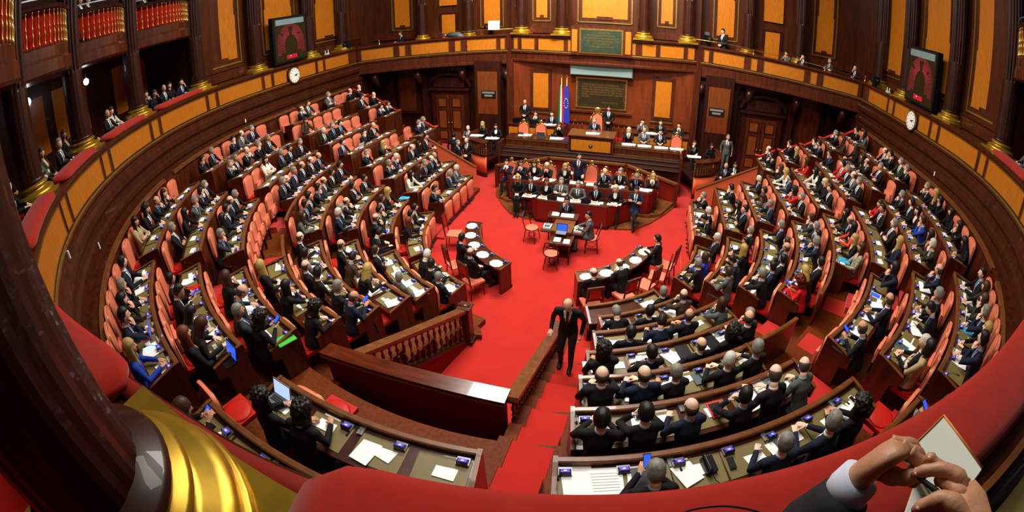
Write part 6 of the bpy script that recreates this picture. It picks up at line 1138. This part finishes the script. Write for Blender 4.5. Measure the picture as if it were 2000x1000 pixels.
for pts in ([(-.0369, .0610, -.0185), (-.0137, .0495, -.0118), (.0049, .0376, -.0212)], [(-.0292, .0507, -.0128), (-.0052, .0356, -.0133), (.0051, .0240, -.0237)], [(-.0195, .0394, -.0118), (.0001, .0224, -.0169), (.0034, .0171, -.0321)], [(-.0075, .0296, -.0196), (.0060, .0152, -.0283), (.0031, .0151, -.0435)]): finger(mb, pts, .0098, .0078)
finger(mb, [(-.0401, .0462, -.0499), (-.0276, .0275, -.0394), (-.0167, .0141, -.0258), (-.0088, .0091, -.0152)], .0125, .009); mb.build('hand', t)
mb = MB(); mb.tube([(.0373, -.1303, .0045), (.0338, -.0901, .0064), (.0302, -.0596, .0084), (.0267, -.0376, .0086)], [(.022, .024), (.020, .028), (.016, .032), (.011, .026)], 'skin_hand', 20, up=(0, .2, 1))
for pts in ([(.0251, -.0451, .0094), (.0172, -.0261, .0173), (.0006, -.0065, .0104), (-.0135, .0045, -.0037), (-.0186, .0086, -.0125)], [(.0313, -.0351, .0086), (.0266, -.0115, .0032), (.0140, .0078, -.0055), (.0011, .0228, -.0027)], [(.0295, -.0616, .0067), (.0155, -.0432, .0126), (.0093, -.0242, .0055), (.0042, -.0112, -.0016)], [(.0275, -.0829, .0083), (.0087, -.0565, .0115), (-.0018, -.0466, -.0014), (-.0151, -.0431, -.0190)]): finger(mb, pts, .0098, .0075)
finger(mb, [(.0197, -.0886, .0100), (.0003, -.0569, .0148), (-.0123, -.0418, .0064), (-.0266, -.0362, -.0145)], .0125, .009); mb.build('hand', t)
t = thing('notebook', 'notebook with pale grey page and orange edge held over the parapet', 'notebook', (2.93, -11.59, 6.62))
A_ = Vector((2.960, -11.490, 6.620)); B_ = Vector((3.015, -11.630, 6.620)); D_ = Vector((2.835, -11.560, 6.620)); E_ = B_+(D_-A_)
L0 = Vector((2.93, -11.59, 6.62)); n_ = (B_-A_).cross(D_-A_).normalized()
if n_.dot(C0-A_) < 0: n_ = -n_
mb = MB(); q = [p-L0 for p in (A_, B_, E_, D_)]; mb.add(q+[p-n_*.004 for p in q], [(0, 1, 2, 3), (7, 6, 5, 4), (0, 4, 5, 1), (1, 5, 6, 2), (2, 6, 7, 3), (3, 7, 4, 0)], 'page_grey'); mb.build('page', t)
mb = MB(); mb.tube([q[0]+n_*.001, q[1]+n_*.001], .0028, 'orange_edge', 6); mb.tube([q[0]+n_*.001, q[3]+n_*.001], .0015, 'orange_edge', 6); mb.build('edge_band', t)
mb = MB(); e_ = (B_-A_).normalized()*.004; q2 = [p+e_*(1 if i in (1, 2) else 1)-n_*.010 for i, p in enumerate(q)]; mb.add(q2+[p-n_*.004 for p in q2], [(0, 1, 2, 3), (7, 6, 5, 4), (0, 4, 5, 1), (1, 5, 6, 2), (2, 6, 7, 3), (3, 7, 4, 0)], 'page_grey'); mb.build('back_cover', t)
mb = MB(); mb.box((0, 0, 0), (.13, .17, .006), 'page_grey', rz=-.5, rx=.2); [mb.box((.012*math.cos(.5), -.05+.011*i, .006+(-.05+.011*i)*.2), (.09, .0012, .0006), 'print_grey', rz=-.5, rx=.2) for i in range(9)]; o = mb.build('notebook_page', None, (2.90, -11.675, 6.585)); tag(o, 'ruled writing page under the reporter\'s fingers', 'page')
mb = MB(); mb.tube([(2.678, -11.712, 6.790), (2.6960, -11.7477, 6.7998), (2.7013, -11.7784, 6.8026)], [.0022, .0036, .0036], 'black', 8); o = mb.build('pen'); tag(o, 'dark pen between the reporter\'s fingers', 'pen')
# headphone cable lying on the long cushion
mb = MB(); P2 = []
for i in range(40):
    a = -2.2+5.2*i/39; P2.append((2.80+.16*cos(a)*(1+.1*sin(3*a)), -11.235+.075*sin(a)+.02*i/39, 5.742))
mb.tube(P2, .004, 'black', 6); o = mb.build('cable'); tag(o, 'thin black cable looped on the long red cushion', 'cable')
t = thing('binoculars', 'small black field glasses lying on the cushion beside the sleeve', 'binoculars', (2.86, -11.33, 5.84), .6)
for e in (-1, 1): mb = MB(); mb.tube([(e*.03, -.05, 0), (e*.03, .02, 0), (e*.033, .05, 0)], [.018, .022, .026], 'black', 12); mb.build('barrel', t)
t = thing('phone', 'phone with blue screen at the dark writing ledge behind the cushion', 'phone', (4.66, -11.12, 5.46), .6); mb = MB(); mb.box((0, 0, 0), (.09, .17, .012), 'steel'); mb.build('case', t); mb = MB(); mb.box((0, 0, .008), (.08, .15, .004), 'screen_blue'); mb.build('screen', t)
